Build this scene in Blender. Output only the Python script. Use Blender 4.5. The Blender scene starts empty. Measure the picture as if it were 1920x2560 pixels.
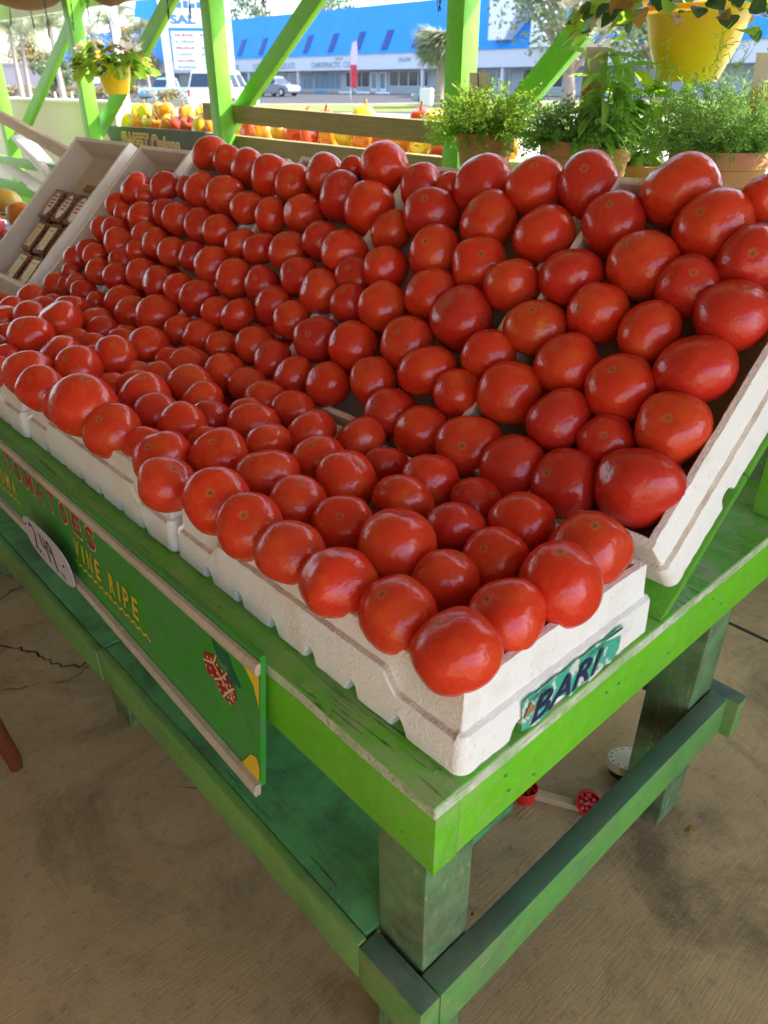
import bpy, bmesh, math, random
from mathutils import Vector, Matrix, Quaternion, noise as mnoise
R = math.radians
PI = math.pi
rng = random.Random(7)
scene = bpy.context.scene
col = scene.collection

# ------------------------------------------------------------ camera, sky, sun, exposure
cd = bpy.data.cameras.new('camera'); cam = bpy.data.objects.new('camera', cd); col.objects.link(cam)
cam.location = (-0.393, -0.348, 1.352)
cam.rotation_euler = (R(60.29), 0, R(-42.6))
cd.sensor_fit = 'VERTICAL'; cd.sensor_height = 36.0; cd.lens = 26.37
cd.clip_start = 0.02; cd.clip_end = 2000
cd.dof.use_dof = True; cd.dof.focus_distance = 1.15; cd.dof.aperture_fstop = 8.0
scene.camera = cam
SUN_AZ, SUN_EL = R(-35), R(45)
sdir = Vector((math.cos(SUN_AZ)*math.cos(SUN_EL), math.sin(SUN_AZ)*math.cos(SUN_EL), math.sin(SUN_EL)))
w = bpy.data.worlds.new('World'); scene.world = w; w.use_nodes = True
wt = w.node_tree; wt.nodes.clear()
sky = wt.nodes.new('ShaderNodeTexSky'); sky.sky_type = 'NISHITA'; sky.sun_disc = False
sky.sun_elevation = SUN_EL; sky.sun_rotation = math.atan2(sdir.x, sdir.y); sky.air_density = 1.0; sky.dust_density = 2.0; sky.ozone_density = 1.0
bg = wt.nodes.new('ShaderNodeBackground'); bg.inputs[1].default_value = 0.15
wo = wt.nodes.new('ShaderNodeOutputWorld')
wt.links.new(sky.outputs[0], bg.inputs[0]); wt.links.new(bg.outputs[0], wo.inputs[0])
sd = bpy.data.lights.new('sun', 'SUN'); sd.energy = 3.2; sd.angle = R(0.53); sd.color = (1.0, 0.93, 0.82)
sun = bpy.data.objects.new('sun', sd); col.objects.link(sun)
sun.rotation_euler = (-sdir).to_track_quat('-Z', 'Y').to_euler()
scene.view_settings.view_transform = 'Standard'; scene.view_settings.look = 'None'
scene.view_settings.exposure = 2.35; scene.view_settings.gamma = 1.0; scene.view_settings.use_curve_mapping = False
scene.cycles.use_denoising = True
scene.cycles.max_bounces = 10; scene.cycles.diffuse_bounces = 6; scene.cycles.transparent_max_bounces = 12
scene.cycles.sample_clamp_indirect = 8.0

# ------------------------------------------------------------ materials
class NT:
    def __init__(s, name):
        s.m = bpy.data.materials.new(name); s.m.use_nodes = True
        s.t = s.m.node_tree; s.b = s.t.nodes['Principled BSDF']; s.out = s.t.nodes['Material Output']
    def n(s, typ, **kw):
        nd = s.t.nodes.new(typ)
        for k, v in kw.items():
            if hasattr(nd, k): setattr(nd, k, v)
            else: nd.inputs[k].default_value = v
        return nd
    def l(s, a, b): s.t.links.new(a, b)
    def coord(s, scale, rand=True, out='Object'):
        tc = s.n('ShaderNodeTexCoord'); mp = s.n('ShaderNodeMapping'); mp.inputs['Scale'].default_value = scale
        s.l(tc.outputs[out], mp.inputs['Vector'])
        if rand:
            oi = s.n('ShaderNodeObjectInfo'); mu = s.n('ShaderNodeMath', operation='MULTIPLY'); mu.inputs[1].default_value = 37.0
            s.l(oi.outputs['Random'], mu.inputs[0]); s.l(mu.outputs[0], mp.inputs['Location'])
        return mp.outputs[0]
    def noise(s, vec, scale=5, detail=4, rough=.55, dist=0):
        nd = s.n('ShaderNodeTexNoise'); nd.inputs['Scale'].default_value = scale; nd.inputs['Detail'].default_value = detail
        nd.inputs['Roughness'].default_value = rough; nd.inputs['Distortion'].default_value = dist
        if vec is not None: s.l(vec, nd.inputs['Vector'])
        return nd.outputs['Fac']
    def ramp(s, fac, a, b):
        mr = s.n('ShaderNodeMapRange'); mr.inputs['From Min'].default_value = a; mr.inputs['From Max'].default_value = b
        s.l(fac, mr.inputs['Value']); return mr.outputs[0]
    def mix(s, fac, a, b):
        mx = s.n('ShaderNodeMix', data_type='RGBA')
        if isinstance(fac, (int, float)): mx.inputs[0].default_value = fac
        else: s.l(fac, mx.inputs[0])
        for i, c in ((6, a), (7, b)):
            if isinstance(c, tuple): mx.inputs[i].default_value = (*c[:3], 1)
            else: s.l(c, mx.inputs[i])
        return mx.outputs[2]
    def mul(s, a, b):
        mu = s.n('ShaderNodeMath', operation='MULTIPLY'); s.l(a, mu.inputs[0])
        if isinstance(b, (int, float)): mu.inputs[1].default_value = b
        else: s.l(b, mu.inputs[1])
        return mu.outputs[0]
    def base(s, c):
        if isinstance(c, tuple): s.b.inputs['Base Color'].default_value = (*c[:3], 1)
        else: s.l(c, s.b.inputs['Base Color'])
    def bump(s, h, strength=.3, dist=.002):
        bp = s.n('ShaderNodeBump'); bp.inputs['Strength'].default_value = strength; bp.inputs['Distance'].default_value = dist
        s.l(h, bp.inputs['Height']); s.l(bp.outputs[0], s.b.inputs['Normal'])
    def set(s, **kw):
        for k, v in kw.items(): s.b.inputs[k.replace('_', ' ')].default_value = v

def plain(name, c, rough=.6, var=.12, metallic=0, spec=.5, scale=6):
    k = NT(name); v = k.coord((1, 1, 1)); f = k.noise(v, scale, 4)
    k.base(k.mix(f, tuple(x*(1-var) for x in c), tuple(min(1, x*(1+var)) for x in c)))
    k.set(Roughness=rough, Metallic=metallic, Specular_IOR_Level=spec); return k.m

def paint(name, c, c2, wear=(.25, .24, .17), wear_amt=.5, dark=(.015, .03, .012), crack=.64, rough=.5, dirt=None, dirt_amt=0.0, cross=False, scuff=None):
    k = NT(name)
    sc = (3.6, 80, 80) if not cross else (90, 4.5, 90)
    v = k.coord(sc); v1 = k.coord((1, 1, 1))
    big = k.noise(v1, 5, 5, .6); grain = k.noise(v, 2.2, 6, .6, .4)
    c_ = k.mix(k.ramp(big, .35, .7), c, c2)
    fine = k.noise(v1, 55, 4, .7)
    c_ = k.mix(k.mul(k.ramp(fine, .4, .75), .25), c_, tuple(min(1, x*1.5+.01) for x in c))
    if dirt:
        dn = k.noise(v1, 7, 6, .7, .6); c_ = k.mix(k.mul(k.ramp(dn, .62-dirt_amt*.35, .8-dirt_amt*.2), .85), c_, dirt)
    cr = k.ramp(grain, crack-.05, crack)
    mask = k.ramp(k.noise(v1, 3.1, 3), .42, .62)
    crm = k.mul(cr, mask); c_ = k.mix(crm, c_, dark)
    sn = k.noise(k.coord((9, 36, 36) if not cross else (40, 9, 40)), 3.5, 5, .7, .7)
    ch = k.ramp(sn, .80-wear_amt*.36, .83-wear_amt*.36); c_ = k.mix(k.mul(ch, .85), c_, wear)
    sf = k.noise(v1, 8.5, 9, .76, .5); c_ = k.mix(k.mul(k.ramp(sf, .50, .68), (min(.7, wear_amt) if scuff is None else scuff)), c_, tuple((a*.45+b*.55) for a, b in zip(c2, wear)))
    gm = k.n('ShaderNodeNewGeometry'); pe = k.mul(k.ramp(gm.outputs['Pointiness'], .525, .60), k.ramp(k.noise(v1, 22, 6, .7), .42, .62))
    c_ = k.mix(k.mul(pe, .8), c_, wear)
    k.base(c_); k.set(Roughness=rough, Specular_IOR_Level=.45)
    h = k.n('ShaderNodeMath', operation='SUBTRACT'); k.l(k.mul(grain, .6), h.inputs[0]); k.l(crm, h.inputs[1])
    k.bump(h.outputs[0], .55, .0016); return k.m

def wood(name, a, b, dark, rough=.75):
    k = NT(name); v = k.coord((1.6, 26, 26)); g = k.noise(v, 3, 6, .6, 1.2); v1 = k.coord((1, 1, 1))
    c_ = k.mix(k.ramp(g, .3, .7), a, b)
    kn = k.n('ShaderNodeTexVoronoi'); kn.inputs['Scale'].default_value = 4.2; k.l(k.coord((1, 2.2, 2.2)), kn.inputs['Vector'])
    c_ = k.mix(k.mul(k.ramp(kn.outputs['Distance'], .12, .03), .8), c_, dark)
    c_ = k.mix(k.mul(k.ramp(k.noise(v1, 4, 5), .5, .75), .4), c_, tuple(x*.55 for x in b))
    k.base(c_); k.set(Roughness=rough); k.bump(g, .4, .0015); return k.m

M = {}
M['lime'] = paint('lime_paint', (.14, .50, .008), (.095, .40, .008), scuff=.05, wear=(.30, .36, .16), wear_amt=.10, crack=.74, rough=.42)
M['top'] = paint('tabletop_paint', (.14, .48, .025), (.085, .34, .02), wear=(.34, .40, .22), wear_amt=.32, crack=.63, rough=.42, cross=True, scuff=.10)
M['panel'] = paint('panel_paint', (.10, .36, .022), (.07, .27, .02), scuff=.08, wear=(.15, .28, .08), wear_amt=.18, crack=.70, rough=.38)
M['edge'] = paint('ply_edge', (.62, .60, .54), (.44, .48, .34), scuff=.15, wear=(.16, .38, .04), wear_amt=.42, dark=(.26, .25, .18), crack=.60, rough=.75)
M['leg'] = paint('worn_leg_paint', (.12, .27, .11), (.075, .20, .065), wear=(.30, .30, .17), wear_amt=.55, crack=.68, rough=.55, dirt=(.055, .055, .032), dirt_amt=.7)
M['rail'] = paint('worn_rail_paint', (.055, .20, .11), (.04, .14, .08), wear=(.20, .25, .15), wear_amt=.38, crack=.72, rough=.5, dirt=(.085, .10, .075), dirt_amt=.85)
M['railside'] = paint('rail_side_paint', (.10, .33, .05), (.07, .25, .05), wear=(.30, .30, .12), wear_amt=.55, crack=.72, rough=.55, dirt=(.10, .17, .08), dirt_amt=.5)
M['shelf'] = paint('shelf_paint', (.13, .42, .14), (.09, .31, .10), wear=(.12, .22, .12), wear_amt=.30, crack=.66, rough=.45, dirt=(.045, .075, .05), dirt_amt=.5)
M['lip'] = paint('lip_paint', (.16, .36, .07), (.10, .27, .06), wear=(.30, .34, .14), wear_amt=.4, crack=.71, rough=.5, dirt=(.11, .19, .07), dirt_amt=.4)
M['post'] = paint('post_paint', (.15, .52, .02), (.10, .42, .02), wear=(.3, .45, .15), wear_amt=.1, crack=.75, rough=.5)
M['signgreen'] = paint('sign_green', (.034, .32, .022), (.028, .26, .018), wear=(.08, .25, .08), wear_amt=.12, crack=.78, rough=.35)
M['trim'] = wood('trim_wood', (.55, .47, .36), (.44, .36, .26), (.18, .12, .07), .6)
M['pine'] = wood('weathered_pine', (.33, .275, .13), (.22, .19, .085), (.07, .045, .02))
M['tan'] = wood('tan_board', (.50, .36, .22), (.42, .30, .18), (.15, .09, .05))
M['bouncewall'] = wood('bounce_wall', (.52, .38, .22), (.42, .30, .17), (.15, .1, .06))
M['whiteboard'] = plain('white_board', (.72, .72, .68), .6, .06)
M['roofwood'] = wood('roof_wood', (.50, .40, .27), (.42, .33, .21), (.12, .08, .05))
M['beam'] = plain('beam_white', (.52, .60, .46), .6, .1)
k = NT('foam'); v1 = k.coord((1, 1, 1))
vo = k.n('ShaderNodeTexVoronoi'); vo.inputs['Scale'].default_value = 250; k.l(v1, vo.inputs['Vector'])
c_ = k.mix(k.ramp(k.noise(v1, 9, 5, .65), .52, .72), (.80, .78, .74), (.70, .66, .58))
c_ = k.mix(k.mul(k.ramp(k.noise(v1, 120, 3, .6), .66, .72), .35), c_, (.30, .26, .20))
c_ = k.mix(k.mul(k.ramp(k.noise(v1, 26, 5, .75), .66, .80), .45), c_, (.42, .30, .19))
k.base(c_); k.set(Roughness=.8, Specular_IOR_Level=.35); k.bump(vo.outputs['Distance'], .42, .0020); M['foam'] = k.m
k = NT('foam_ledge'); v1 = k.coord((1, 1, 1))  # dirty tan ledge, with its shadow also put into the brown
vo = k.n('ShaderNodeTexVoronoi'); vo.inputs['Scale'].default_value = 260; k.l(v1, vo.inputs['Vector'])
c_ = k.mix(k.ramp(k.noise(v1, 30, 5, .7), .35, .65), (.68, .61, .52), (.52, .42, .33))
k.base(c_); k.set(Roughness=.85, Specular_IOR_Level=.3); k.bump(vo.outputs['Distance'], .6, .0022); M['foamdirtshade'] = k.m
M['foaminside'] = plain('foam_inside', (.58, .49, .41), .85, .12, scale=12)

def tomato_mat(name, red, red2, shoulder, amt):
    k = NT(name); v1 = k.coord((1, 1, 1)); vo = k.coord((1, 1, 1), rand=False)
    sx = k.n('ShaderNodeSeparateXYZ'); k.l(vo, sx.inputs[0])
    oi = k.n('ShaderNodeObjectInfo')
    c_ = k.mix(oi.outputs['Random'], red, red2)
    c_ = k.mix(k.mul(k.ramp(k.noise(v1, 1.1, 3), .48, .75), amt), c_, shoulder)
    # blossom scar at the +Z pole
    cx = k.n('ShaderNodeCombineXYZ'); k.l(sx.outputs[0], cx.inputs[0]); k.l(sx.outputs[1], cx.inputs[1])
    ln = k.n('ShaderNodeVectorMath', operation='LENGTH'); k.l(cx.outputs[0], ln.inputs[0])
    nz = k.noise(v1, 14, 3, .7); ad = k.n('ShaderNodeMath', operation='MULTIPLY_ADD'); k.l(nz, ad.inputs[0]); ad.inputs[1].default_value = -.16; k.l(ln.outputs['Value'], ad.inputs[2])
    top = k.ramp(sx.outputs[2], .3, .5)
    ring = k.mul(k.ramp(ad.outputs[0], .10, .0), top)
    c_ = k.mix(k.mul(ring, .55), c_, (.45, .16, .05))
    scar = k.mul(k.ramp(ad.outputs[0], -.006, -.04), top)
    c_ = k.mix(k.mul(scar, .9), c_, (.15, .07, .025))
    # faint scratches and specks
    sp = k.noise(k.coord((1, 1, 1)), 16, 2, .5); c_ = k.mix(k.mul(k.ramp(sp, .735, .75), .8), c_, (.16, .05, .02))
    sc = k.noise(k.coord((3, 22, 3)), 1.6, 3, .6, 1.5); c_ = k.mix(k.mul(k.ramp(sc, .74, .77), .35), c_, (.62, .22, .12))
    k.base(c_)
    rg = k.n('ShaderNodeMapRange'); k.l(k.noise(v1, 5, 4, .6), rg.inputs[0]); rg.inputs['To Min'].default_value = .15; rg.inputs['To Max'].default_value = .34
    k.l(rg.outputs[0], k.b.inputs['Roughness'])
    k.set(Specular_IOR_Level=.5, Coat_Weight=.0, Coat_Roughness=.2, Subsurface_Weight=.10, Subsurface_Scale=.05)
    k.b.inputs['Subsurface Radius'].default_value = (1, .25, .1)
    k.bump(k.noise(v1, 3.2, 2, .5), .07, .05); return k.m
M['tom'] = tomato_mat('tomato_red', (.60, .028, .009), (.55, .038, .012), (.66, .10, .016), .6)
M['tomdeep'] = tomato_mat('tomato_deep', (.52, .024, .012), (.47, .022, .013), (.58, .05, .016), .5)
M['tomorange'] = tomato_mat('tomato_orange', (.58, .050, .012), (.56, .045, .012), (.64, .20, .02), .9)

k = NT('concrete'); vg = k.coord((1, 1, 1), rand=False)
big = k.noise(vg, 1.3, 6, .6); med = k.noise(vg, 6, 6, .65)
broom = k.noise(k.coord((16, 190, 1), rand=False), 1.0, 4, .6, .3)
c_ = k.mix(k.ramp(big, .3, .7), (.36, .25, .118), (.50, .35, .178))
c_ = k.mix(k.mul(k.ramp(med, .45, .75), .55), c_, (.28, .185, .085))
c_ = k.mix(k.mul(k.ramp(broom, .45, .65), .16), c_, (.22, .15, .075))
c_ = k.mix(k.mul(k.ramp(k.noise(vg, 2.4, 7, .7, .8), .50, .68), .75), c_, (.10, .07, .038))
c_ = k.mix(k.mul(k.ramp(k.noise(vg, 38, 6, .8), .54, .66), .45), c_, (.13, .09, .048))
c_ = k.mix(k.mul(k.ramp(k.noise(vg, 140, 3), .62, .70), .5), c_, (.50, .40, .26))
k.base(c_); k.set(Roughness=.85, Specular_IOR_Level=.3)
hh = k.n('ShaderNodeMath', operation='ADD'); k.l(broom, hh.inputs[0]); k.l(k.mul(k.noise(vg, 160, 3), .5), hh.inputs[1])
k.bump(hh.outputs[0], .6, .0024); M['concrete'] = k.m
def groundmat(name, a, b, scale=.6, rough=.9):
    k = NT(name); vg = k.coord((1, 1, 1), rand=False)
    c_ = k.mix(k.ramp(k.noise(vg, scale, 7, .65), .3, .7), a, b)
    k.base(c_); k.set(Roughness=rough, Specular_IOR_Level=.3); k.bump(k.noise(vg, 30, 4), .3, .01); return k.m
M['lot'] = groundmat('lot_concrete', (.42, .38, .34), (.34, .31, .28))
M['asphalt'] = groundmat('asphalt', (.055, .055, .06), (.045, .045, .05))
M['sidewalk'] = groundmat('sidewalk', (.42, .38, .34), (.36, .33, .30))
M['grass'] = groundmat('grass_strip', (.16, .17, .035), (.10, .13, .03), 1.2)
M['crack'] = plain('crack', (.022, .018, .013), .95)

def leafmat(name, a, b, trans=.4, rough=.5, var=1.0):
    k = NT(name); v = k.coord((1, 1, 1)); oi = k.n('ShaderNodeObjectInfo')
    gi = k.n('ShaderNodeNewGeometry')
    f = k.n('ShaderNodeMath', operation='ADD'); k.l(gi.outputs['Random Per Island'], f.inputs[0]); k.l(k.mul(k.noise(v, 7, 3), .4), f.inputs[1])
    c_ = k.mix(k.ramp(f.outputs[0], .1, 1.2), a, b)
    k.base(c_); k.set(Roughness=rough, Specular_IOR_Level=.4)
    tr = k.n('ShaderNodeBsdfTranslucent'); k.l(k.mix(.5, c_, tuple(min(1, x*1.6) for x in b)), tr.inputs[0])
    mx = k.n('ShaderNodeMixShader'); mx.inputs[0].default_value = trans
    k.l(k.b.outputs[0], mx.inputs[1]); k.l(tr.outputs[0], mx.inputs[2]); k.l(mx.outputs[0], k.out.inputs[0]); return k.m
M['leaf'] = leafmat('leaf_green', (.09, .22, .018), (.27, .42, .03), .55)
M['leafdark'] = leafmat('leaf_dark', (.018, .05, .018), (.05, .11, .03), .2)
M['leafbrown'] = leafmat('leaf_brown', (.30, .14, .035), (.36, .22, .05), .4)
M['sage'] = leafmat('leaf_sage', (.17, .36, .05), (.32, .52, .09), .55)
M['herb'] = leafmat('herb_green', (.075, .18, .02), (.24, .36, .035), .5)
M['herbdark'] = leafmat('herb_dark', (.085, .20, .04), (.20, .34, .07), .5)
M['palm'] = leafmat('palm_green', (.15, .19, .10), (.30, .32, .18), .3)
M['tree'] = leafmat('tree_green', (.07, .115, .055), (.14, .19, .085), .3)
M['hedge'] = leafmat('hedge_green', (.14, .12, .04), (.22, .17, .06), .2)
M['petal'] = leafmat('petal_white', (.75, .72, .68), (.82, .80, .76), .35)
M['petalyellow'] = leafmat('petal_yellow', (.62, .45, .06), (.72, .42, .12), .35)
M['bark'] = plain('bark', (.22, .18, .15), .9, .3, scale=3)
M['palmbark'] = plain('palm_bark', (.30, .25, .22), .9, .25, scale=4)
M['yellow'] = NT('yellow_plastic').m
k = NT('yellow_pot'); k.base((.80, .52, .012)); k.set(Roughness=.3, Subsurface_Weight=.15, Subsurface_Scale=.05); M['yellow'] = k.m
M['terracotta'] = plain('terracotta', (.50, .19, .09), .8, .12)
M['soil'] = plain('soil', (.03, .02, .013), .95)
M['coir'] = plain('coir', (.17, .10, .045), .95, .5, scale=90)
M['wire'] = plain('black_wire', (.012, .012, .012), .5)
M['black'] = plain('black_plastic', (.014, .015, .014), .45)
M['tag'] = plain('tag_card', (.50, .42, .30), .6)
M['tagphoto'] = plain('tag_print', (.50, .12, .02), .5, .6, scale=60)
M['red'] = plain('red_plastic', (.55, .010, .012), .35)
M['ivory'] = plain('ivory_plastic', (.62, .57, .42), .5)
M['stick'] = wood('stick_wood', (.45, .33, .19), (.36, .25, .14), (.2, .12, .06))
M['stool'] = plain('stool_red_wood', (.16, .035, .012), .45, .3)
M['card'] = plain('cardboard', (.30, .17, .07), .85)
M['slate'] = plain('sign_slate', (.055, .062, .055), .7, .25)
M['text_red'] = plain('text_red', (.36, .012, .02), .5)
M['text_cream'] = plain('text_cream', (.60, .46, .27), .6)
M['text_white'] = plain('text_white', (.68, .66, .60), .6)
M['text_yellow'] = plain('text_yellow', (.72, .50, .02), .5)
M['text_navy'] = plain('text_navy', (.018, .016, .085), .4)
M['text_black'] = plain('text_black', (.015, .012, .012), .5)
M['text_blue'] = plain('text_blue', (.05, .19, .50), .5)
M['text_grey'] = plain('text_grey', (.20, .27, .34), .6)
M['teal'] = plain('leaf_teal', (.012, .11, .075), .5)
M['pricecard'] = plain('price_card', (.55, .52, .58), .4, .05)
k = NT('fruit_label'); v = k.coord((1, 1.6, 1)); c_ = k.mix(k.ramp(k.noise(v, 42, 4, .6, .6), .53, .57), (.05, .40, .26), (.62, .66, .60))
c_ = k.mix(k.mul(k.ramp(k.noise(v, 95, 4, .7), .56, .62), .6), c_, (.10, .17, .13)); k.base(c_); k.set(Roughness=.35); M['fruitlabel'] = k.m
M['packlabel'] = plain('pack_label', (.80, .68, .28), .5, .06)
M['packlabelpink'] = plain('pack_label_orange', (.78, .52, .26), .5, .06)
M['packlabelwhite'] = plain('pack_label_white', (.76, .68, .60), .5, .06)
k = NT('clear_plastic'); tp = k.n('ShaderNodeBsdfTransparent'); tp.inputs[0].default_value = (.93, .92, .90, 1); gl = k.n('ShaderNodeBsdfGlossy'); gl.inputs['Roughness'].default_value = .08
fr = k.n('ShaderNodeFresnel'); fr.inputs[0].default_value = 1.5; ad = k.n('ShaderNodeMath', operation='ADD'); k.l(fr.outputs[0], ad.inputs[0]); ad.inputs[1].default_value = .06
mx = k.n('ShaderNodeMixShader'); k.l(ad.outputs[0], mx.inputs[0]); k.l(tp.outputs[0], mx.inputs[1]); k.l(gl.outputs[0], mx.inputs[2]); k.l(mx.outputs[0], k.out.inputs[0]); M['clear'] = k.m
def fruitmat(name, a, b, rough=.3):
    k = NT(name); v = k.coord((1, 1, 1)); oi = k.n('ShaderNodeObjectInfo')
    k.base(k.mix(k.ramp(k.noise(v, 1.3, 3), .35, .7), a, b)); k.set(Roughness=rough, Coat_Weight=.2); return k.m
M['grape'] = fruitmat('grape_tomato', (.34, .02, .012), (.22, .012, .01))
M['mango'] = fruitmat('mango', (.62, .26, .03), (.55, .10, .03), .4)
M['mangogreen'] = fruitmat('mango_green', (.45, .36, .05), (.58, .30, .04), .4)
M['pepred'] = fruitmat('pepper_red', (.60, .035, .02), (.62, .09, .02), .2)
M['pepor'] = fruitmat('pepper_orange', (.72, .28, .015), (.70, .18, .015), .2)
M['pepyel'] = fruitmat('pepper_yellow', (.75, .52, .02), (.72, .42, .02), .2)
k = NT('red_net'); v = k.coord((1, 1, 1)); bw = k.n('ShaderNodeTexVoronoi', feature='DISTANCE_TO_EDGE'); bw.inputs['Scale'].default_value = 95; k.l(v, bw.inputs['Vector'])
k.base((.70, .03, .06)); k.set(Roughness=.4); tp = k.n('ShaderNodeBsdfTransparent'); mx = k.n('ShaderNodeMixShader')
k.l(k.ramp(bw.outputs[0], .14, .16), mx.inputs[0]); k.l(k.b.outputs[0], mx.inputs[1]); k.l(tp.outputs[0], mx.inputs[2]); k.l(mx.outputs[0], k.out.inputs[0]); M['net'] = k.m
k = NT('blue_roof'); v = k.coord((1, 1, 1), rand=False); k.base(k.mix(k.ramp(k.noise(v, .5, 5), .3, .7), (.018, .235, .68), (.022, .27, .74))); k.set(Roughness=.55); M['roofblue'] = k.m
M['slot'] = plain('slot_blue', (.02, .055, .22), .4)
M['band'] = plain('band_white', (.62, .62, .66), .7, .05, scale=.5)
M['stucco'] = plain('store_wall', (.42, .46, .52), .8, .08, scale=.6)
M['pinkwall'] = plain('pink_stucco', (.55, .44, .42), .85, .06, scale=.5)
M['cream'] = plain('cream_wall', (.62, .58, .44), .8, .06, scale=1)
M['glassdark'] = plain('dark_glass', (.025, .04, .07), .12, .3, scale=1.5)
M['glassblue'] = plain('blue_glass', (.14, .24, .34), .15, .3, scale=1.2)
M['white'] = plain('white_paint', (.75, .75, .76), .5, .04)
M['carwhite'] = plain('car_white', (.80, .80, .81), .25, .02)
M['carblue'] = plain('car_blue', (.20, .36, .50), .25, .05)
M['cargrey'] = plain('car_grey', (.22, .24, .28), .25, .05)
M['cardark'] = plain('car_dark', (.02, .028, .06), .2, .05)
M['tyre'] = plain('tyre', (.02, .02, .02), .8)
M['rim'] = plain('rim', (.45, .45, .47), .3, .05, metallic=.8)
M['taillight'] = plain('tail_light', (.50, .01, .015), .25)
M['headlight'] = plain('head_light', (.75, .78, .80), .15)
M['chrome'] = plain('chrome', (.6, .6, .6), .2, .05, metallic=1)
M['parkblue'] = plain('park_blue', (.05, .28, .50), .7)
M['flagred'] = plain('flag_red', (.65, .04, .06), .7)
M['flagpink'] = plain('flag_white', (.72, .55, .58), .7)
M['hydrant'] = plain('hydrant_yellow', (.70, .55, .10), .5)
M['pole'] = plain('pole_grey', (.52, .52, .56), .6)

# ------------------------------------------------------------ mesh helpers
class MB:
    """collects geometry, then builds ONE mesh object"""
    def __init__(s): s.v = []; s.f = []; s.mi = []
    def add(s, vs, fs, m=0):
        o = len(s.v); s.v += [tuple(x) for x in vs]; s.f += [tuple(i+o for i in f) for f in fs]; s.mi += [m]*len(fs)
    def box(s, x0, x1, y0, y1, z0, z1, m=0):
        vs = [(x, y, z) for z in (z0, z1) for y in (y0, y1) for x in (x0, x1)]
        s.add(vs, [(0, 2, 3, 1), (4, 5, 7, 6), (0, 1, 5, 4), (2, 6, 7, 3), (0, 4, 6, 2), (1, 3, 7, 5)], m)
    def lathe(s, prof, seg=20, c=(0, 0, 0), m=0, cap=True):
        vs = []; fs = []; n = len(prof)
        for r, z in prof:
            for i in range(seg):
                a = 2*PI*i/seg; vs.append((c[0]+r*math.cos(a), c[1]+r*math.sin(a), c[2]+z))
        for j in range(n-1):
            for i in range(seg):
                a = j*seg+i; b = j*seg+(i+1) % seg; fs.append((a, b, b+seg, a+seg))
        if cap: fs.append(tuple(range(seg-1, -1, -1))); fs.append(tuple((n-1)*seg+i for i in range(seg)))
        s.add(vs, fs, m)
    def tube(s, pts, rad, seg=7, m=0):
        pts = [Vector(p) for p in pts]; vs = []; fs = []; n = len(pts)
        if isinstance(rad, (int, float)): rad = [rad]*n
        for i, p in enumerate(pts):
            d = (pts[min(i+1, n-1)]-pts[max(i-1, 0)]).normalized(); u = d.orthogonal().normalized()
            if i == 0: u0 = u
            u = (u0-d*u0.dot(d)).normalized(); u0 = u; w_ = d.cross(u)
            for q in range(seg):
                a = 2*PI*q/seg; vs.append(p+(u*math.cos(a)+w_*math.sin(a))*rad[i])
        for j in range(n-1):
            for q in range(seg):
                a = j*seg+q; b = j*seg+(q+1) % seg; fs.append((a, b, b+seg, a+seg))
        fs.append(tuple(range(seg-1, -1, -1))); fs.append(tuple((n-1)*seg+q for q in range(seg))); s.add(vs, fs, m)
    def prism(s, poly, axis, a, b, m=0):
        """poly of 2D points extruded along axis from a to b"""
        n = len(poly)
        def mk(p, h): return {'x': (h, p[0], p[1]), 'y': (p[0], h, p[1]), 'z': (p[0], p[1], h)}[axis]
        vs = [mk(p, a) for p in poly]+[mk(p, b) for p in poly]
        fs = [tuple(range(n-1, -1, -1)), tuple(range(n, 2*n))]+[(i, (i+1) % n, n+(i+1) % n, n+i) for i in range(n)]
        s.add(vs, fs, m)
    def ell(s, c, r, seg=10, ring=7, m=0, rot=None):
        vs = []; fs = []
        for j in range(ring+1):
            t = PI*j/ring
            for i in range(seg):
                a = 2*PI*i/seg; p = Vector((r[0]*math.sin(t)*math.cos(a), r[1]*math.sin(t)*math.sin(a), r[2]*math.cos(t)))
                if rot: p = rot @ p
                vs.append(p+Vector(c))
        for j in range(ring):
            for i in range(seg):
                a = j*seg+i; b = j*seg+(i+1) % seg; fs.append((a, a+seg, b+seg, b))
        s.add(vs, fs, m)
    def mesh(s, name, mats, smooth=False, fix=True):
        me = bpy.data.meshes.new(name); me.from_pydata(s.v, [], s.f)
        for m in (mats if isinstance(mats, list) else [mats]): me.materials.append(m)
        for p, i in zip(me.polygons, s.mi): p.material_index = i
        if fix:
            bm = bmesh.new(); bm.from_mesh(me); bmesh.ops.remove_doubles(bm, verts=bm.verts, dist=1e-6); bmesh.ops.recalc_face_normals(bm, faces=bm.faces); bm.to_mesh(me); bm.free()
        if smooth: me.polygons.foreach_set('use_smooth', [True]*len(me.polygons))
        me.update(); return me
    def build(s, name, mats, parent=None, loc=None, rot=None, smooth=False, fix=True):
        return put(name, s.mesh(name, mats, smooth, fix), parent, loc, rot)
def put(name, me, parent=None, loc=None, rot=None):
    o = bpy.data.objects.new(name, me); col.objects.link(o)
    if loc is not None: o.location = loc
    if rot is not None: o.rotation_euler = rot
    if parent is not None: o.parent = parent
    return o
def tag(o, label, cat, group=None):
    o['label'] = label; o['category'] = cat
    if group: o['group'] = group
    return o
def thing(name, label, cat, loc=(0, 0, 0), rot=(0, 0, 0), group=None):
    o = bpy.data.objects.new(name, None); col.objects.link(o); o.location = loc; o.rotation_euler = rot
    o.empty_display_size = .1
    return tag(o, label, cat, group)
def stru(o): o['kind'] = 'structure'; return o
def stuff(o): o['kind'] = 'stuff'; return o
def autosmooth(o, ang=35):
    me = o.data; me.polygons.foreach_set('use_smooth', [True]*len(me.polygons))
    try: me.set_sharp_from_angle(angle=R(ang))
    except Exception: pass
    return o
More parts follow.
